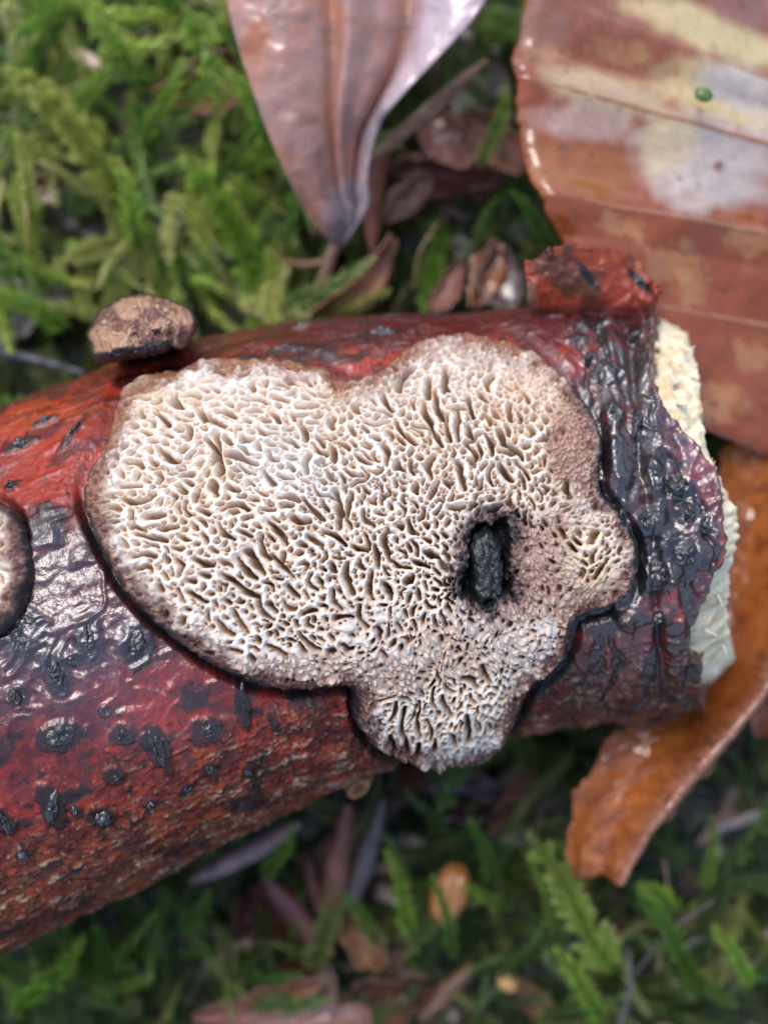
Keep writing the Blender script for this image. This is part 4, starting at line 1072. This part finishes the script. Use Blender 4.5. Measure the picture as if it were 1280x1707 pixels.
def moss_mat():
    rng = np.random.default_rng(21)
    protos = []
    for q in range(10):
        L = rng.uniform(5, 11)
        protos.append(shoot_arrays(L, rng, int(L * rng.uniform(5.5, 7.5)), rng.uniform(0.75, 1.25), rng.uniform(42, 70), rng.uniform(0.05, 0.35), pinnate=q % 5 == 0, wid=rng.uniform(0.13, 0.2)))
    VV, CC = [], []
    count = 0
    while count < 1470:
        if rng.random() < 0.8:
            px, py = rng.uniform(-220, 1500), rng.uniform(-220, 1930)
            p = P(px, py, 6.0)
        else:
            p = np.array([rng.normal(0, 55), rng.normal(0, 60), 6.0]); px, py = [float(w) for w in project(p)]
        # under the branch nothing grows
        xa = np.clip(px, -400, 1200); cy = np.polyval(_ay, xa); hw = np.polyval(_hw, xa)
        if abs(py - cy) < hw * 0.80 and px < 1230: continue
        if rng.random() < dead_zone(px, py): continue
        if px > 930 and py < 650 and rng.random() < 0.6: continue
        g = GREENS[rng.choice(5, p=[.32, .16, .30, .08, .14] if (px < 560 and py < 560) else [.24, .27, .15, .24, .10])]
        clump = float(vn(np.array(px), np.array(py), 130, 3, 2))
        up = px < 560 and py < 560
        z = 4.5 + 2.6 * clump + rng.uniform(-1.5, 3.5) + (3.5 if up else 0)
        if rng.random() < 0.2: z -= 2.0
        path, V, T = protos[rng.integers(10)]
        az = rng.uniform(0, 2 * np.pi) if not up or rng.random() < 0.4 else rng.normal(math.radians(-65), 0.7)
        el = rng.normal(0.16, 0.22)
        d = np.array([math.cos(az) * math.cos(el), math.sin(az) * math.cos(el), math.sin(el)])
        s = rng.uniform(0.65, 1.15)
        R = rot_to(d, rng.uniform(-0.8, 0.8))
        q = P(px, py, z)
        W = V * s @ R + q - d * 4 * s
        # keep shoots out of the branch
        xa2, _ = project(W); top = W[:, 2].max()
        if top > 17: W[:, 2] -= (top - 17)
        W[:, 2] = np.maximum(W[:, 2], 0.1 + 0.02 * (W[:, 2]))
        VV.append(W); CC.append(shoot_col(T, g, (np.array([2.9, 2.8, 2.0]) if up else np.array([1.15, 1.15, 0.9])) * rng.uniform(0.6, 1.2)))  # moss beyond the branch coloured brighter, its stronger light put into the tint
        count += 1
    # the low felt of old moss that the shoots grow out of
    gx, gy = np.meshgrid(np.linspace(-75, 75, 260), np.linspace(-85, 85, 290), indexing='ij')
    fx, fy = project(np.stack([gx, gy, gx * 0 + 3.0], -1))
    xa = np.clip(fx, -400, 1200); off_b = np.abs(fy - np.polyval(_ay, xa)) / np.polyval(_hw, xa)
    gz = 2.2 + 1.9 * vn(gx, gy, 9, 2, 3) + 0.9 * vn(gx, gy, 1.6, 3, 3) + 2.4 * ((fx < 560) & (fy < 600)) * ss(600, 480, fy)
    gz = gz - 4 * ss(1.0, 0.82, off_b) * (fx < 1230) - 3.2 * np.clip(dead_zone(fx, fy), 0, 1)
    gv = np.stack([gx, gy, gz], -1).reshape(-1, 3); gf = grid_faces(260, 290)[:, ::-1]
    gc = np.zeros((len(gv), 3)) + np.array([0.04, 0.06, 0.022]); gc = mix(gc, (0.08, 0.10, 0.035), ss(0, .5, vn(gx, gy, 3, 5, 3)).ravel()); gc = mix(gc, (0.05, 0.035, 0.02), ss(.1, .5, vn(gx, gy, 7, 6, 3)).ravel())
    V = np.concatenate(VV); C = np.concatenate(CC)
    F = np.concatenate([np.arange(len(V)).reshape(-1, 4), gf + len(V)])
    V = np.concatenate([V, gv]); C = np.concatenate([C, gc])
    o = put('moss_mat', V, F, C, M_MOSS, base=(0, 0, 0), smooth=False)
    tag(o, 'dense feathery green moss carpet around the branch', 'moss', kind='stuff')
moss_mat()

def litter_mat():
    rng = np.random.default_rng(8)
    VV, FF, CC = [], [], []; n = 0
    for q in range(420):
        px, py = rng.uniform(-260, 1540), rng.uniform(-260, 1960)
        L, w = rng.uniform(2, 9), rng.uniform(0.6, 3.0)
        c = P(px, py, rng.uniform(0.4, 3.6)); a = rng.uniform(0, 6.3); d = np.array([math.cos(a), math.sin(a), rng.normal(0, .2)]); s = np.array([-math.sin(a), math.cos(a), rng.normal(0, .3)])
        co = np.array([(0.16, 0.055, 0.035), (0.24, 0.11, 0.06), (0.10, 0.05, 0.04), (0.28, 0.16, 0.13), (0.05, 0.03, 0.025)][rng.integers(5)]) * rng.uniform(0.7, 1.2)
        k = np.linspace(0, 1, 6); ww = w * np.sin(np.pi * (k * 0.9 + 0.06)) ** 0.7
        for i in range(6):
            o = c + d * L * (k[i] - .5) + np.array([0, 0, 0.6 * math.sin(k[i] * 3)])
            VV += [o - s * ww[i] / 2, o + [0, 0, 0.2], o + s * ww[i] / 2]; CC += [co * .8, co, co * .8]
        for i in range(5):
            for j in range(2):
                FF.append([n + i * 3 + j, n + i * 3 + 3 + j, n + i * 3 + 4 + j, n + i * 3 + 1 + j])
        n += 18
    o = put('leaf_litter', np.array(VV), np.array(FF), np.array(CC), M_DULL, base=(0, 0, 0))
    tag(o, 'crumbled brown leaf litter beneath the moss', 'leaf litter', kind='stuff')
litter_mat()

def moss_shoot(p0, p1, z0, z1, leaf, g, label, seed, spread=45, pinnate=False, wid=0.17, dim=1.0, curve=0.12):
    dim = dim * np.array([2.3, 2.3, 1.7])
    a, b = P(*p0, z0 + 1.5), P(*p1, z1 + 1.5); L = np.linalg.norm(b - a)
    rng = np.random.default_rng(seed)
    path, V, T = shoot_arrays(L, rng, int(L * 7), leaf * 1.1, spread + 10, curve, pinnate, wid)
    R = rot_to((b - a), 0.0)
    root = thing('moss_shoot', a, label, 'moss', 'moss shoots standing out of the carpet')
    put('leaves', V @ R + a, np.arange(len(V)).reshape(-1, 4), shoot_col(T, g, dim), M_MOSS, root, smooth=False)
    tube('stem', path @ R + a, 0.12, 0.05, (0.10, 0.10, 0.03), M_MOSS, root)
BRI, YEL, DEE = ((0.06, 0.13, 0.025), (0.27, 0.44, 0.09)), ((0.11, 0.14, 0.04), (0.37, 0.42, 0.13)), ((0.03, 0.065, 0.018), (0.11, 0.25, 0.05))
for args in [
    ((470,520),(330,262),8,14,1.3,BRI,'long bright feathery moss shoot pointing away from the branch beside the mauve leaf',1,50,True),
    ((470,520),(606,432),10,15.5,1.0,((.10,.17,.06),(.34,.46,.20)),'pale spiky moss shoot crossing in front of the grey leaf tip',2,60),
    ((1025,1615),(892,1425),8,15,0.95,((.08,.14,.03),(.36,.48,.16)),'fresh light green moss shoot below the tip of the orange leaf',3,52,True),
    ((690,1560),(652,1440),8,13,1.0,BRI,'slender upright moss shoot beside the orange-brown seed',4,40),
    ((760,1600),(735,1480),9,13.5,0.9,DEE,'dark green moss shoot overlapping the orange-brown seed',5,35),
    ((640,1580),(580,1505),8,12,0.9,DEE,'short moss shoot between the bud scales and the seed',6,45),
    ((440,1470),(490,1395),9,12.5,1.0,BRI,'bright moss shoot beside the lilac strip under the branch',7,40),
    ((20,1690),(132,1600),8,13,1.6,BRI,'stout bright green moss shoot below the lichen flake',8,28),
    ((120,545),(-8,488),9,13,1.5,BRI,'thick bright moss shoot near the small bracket',9,38),
    ((70,420),(20,250),8,15,1.2,YEL,'yellowish drooping moss shoot by the dark maroon leaf',10,35),
    ((220,330),(60,150),9,15,1.2,YEL,'pale yellow-green moss frond high on the carpet',11,48,True),
    ((250,150),(170,30),8,14,1.3,BRI,'bright moss frond next to the tiny cream flake',12,50),
    ((235,420),(210,300),9,14,1.3,BRI,'glossy green moss tuft behind the small bracket',13,45),
    ((180,250),(20,120),9,14,1.4,YEL,'broad yellow-green frond with drooping side leaves',14,50,True),
    ((1130,1520),(1085,1480),9,13,1.3,BRI,'small rounded moss tip near the tip of the orange leaf',15,35),
    ((1180,1660),(1080,1510),8,13,1.1,DEE,'dark slender moss shoot beside the grey bark flake',16,42),
    ((1260,1640),(1200,1570),8,13,1.0,BRI,'green moss shoot next to the pale grey bark flake',17,42),
    ((300,20),(250,-40),10,15,1.6,BRI,'out-of-focus bright green moss tuft by the mauve leaf',18,35),
    ((800,280),(850,160),9,13,1.0,BRI,'thin moss shoot between the rusty scrap and the beech leaf',19,45),
    ((930,430),(870,330),8,14,0.9,DEE,'wet dark green moss blades under the edge of the beech leaf',20,30),
    ((830,1480),(795,1385),7,11,0.9,DEE,'arching dark moss shoot in the shade below the branch',21,45),
    ((1010,1700),(930,1600),8,12,1.1,BRI,'leafy moss shoot beneath the fresh light green one',22,50),
    ((300,1560),(345,1500),9,12,1.0,DEE,'dark moss shoot by the lower edge of the branch',23,45),
    ((180,1640),(160,1560),8,12,1.0,DEE,'narrow moss shoot in shade under the branch',24,38)]:
    moss_shoot(*args)

rs_ = np.random.default_rng(77)
for q in range(34):                     # bright shoots that stand out of the lit carpet beyond the branch
    while True:
        a_, b_ = rs_.uniform(-40, 500), rs_.uniform(-40, 560)
        if b_ < 600 - 0.30 * a_ and (a_ < 330 or b_ > 150): break
    an, L_ = math.radians(rs_.normal(75, 32)), rs_.uniform(90, 210)
    e_ = (a_ + math.cos(an) * L_ * (-1) ** int(rs_.integers(2)), b_ - math.sin(an) * L_ * 0.9)
    moss_shoot((a_, b_), e_, rs_.uniform(8, 10), rs_.uniform(10, 14), rs_.uniform(0.7, 1.2), [BRI, YEL, DEE][q % 3],
               ['bright green', 'yellowish', 'deep green'][q % 3] + [' slender', ' bushy'][q // 3 % 2] + ' moss shoot rising from the lit carpet around the small bracket', 100 + q, [36, 56][q // 3 % 2], False, 0.16, rs_.uniform(0.75, 1.1), 0.2)
for q in range(22):                     # shoots in the shadier moss on the near side
    a_, b_ = [(rs_.uniform(820, 1270), rs_.uniform(1430, 1700)), (rs_.uniform(20, 400), rs_.uniform(1600, 1700))][int(q % 3 == 2)]
    an, L_ = math.radians(rs_.normal(90, 40)), rs_.uniform(70, 150)
    moss_shoot((a_, b_), (a_ + math.cos(an) * L_, b_ - math.sin(an) * L_), rs_.uniform(6, 8), rs_.uniform(8, 11.5), rs_.uniform(0.6, 1.0), [BRI, DEE][q % 2],
               ['light green', 'deep green'][q % 2] + [' slender', ' bushy'][q // 2 % 2] + ' moss shoot in ' + ('deep shade beside the lower flank of the branch' if q % 3 == 2 else 'the carpet around the tip of the orange leaf'), 200 + q, [34, 54][q // 2 % 2], False, 0.16, rs_.uniform(0.7, 1.0), 0.2)

for pts, r0, co, lab in [
    ([(35,265,12),(42,330,13),(48,412,12)], 0.22, (0.42, 0.36, 0.14), 'straw yellow dead stalk hanging over the dark maroon leaf'),
    ([(5,300,11),(-2,340,12),(2,372,11)], 0.2, (0.40, 0.34, 0.14), 'short straw stalk beside the yellow dead one'),
    ([(1105,1430,11),(1112,1500,11.5),(1096,1620,10)], 0.18, (0.16, 0.11, 0.08), 'thin dark stalk standing in moss past the orange leaf'),
    ([(1060,1620,9.5),(1110,1560,11),(1190,1500,11)], 0.2, (0.07, 0.06, 0.06), 'blackish twiglet lying across moss near the orange leaf'),
    ([(1035,1707,9),(1050,1640,10),(1046,1580,10)], 0.22, (0.10, 0.09, 0.10), 'grey upright twiglet beside the bushy shoots'),
    ([(0,585,10),(60,600,11),(140,622,11)], 0.5, (0.05, 0.055, 0.07), 'wet black twig tucked against the branch by the small bracket'),
    ([(690,480,9),(700,420,10.5),(730,370,10)], 0.16, (0.20, 0.16, 0.08), 'thin brown moss stalk rising behind the branch'),
    ([(440,420,10),(500,440,10),(560,432,10.5)], 0.35, (0.30, 0.16, 0.10), 'small reddish brown needle in shade under the mauve leaf')]:
    tube('dead_stalk', polyline(pts, 30), r0, r0 * 0.6, co, M_DULL, None, lab, 'stalk', 'dead stalks in the moss', wob=0.3)
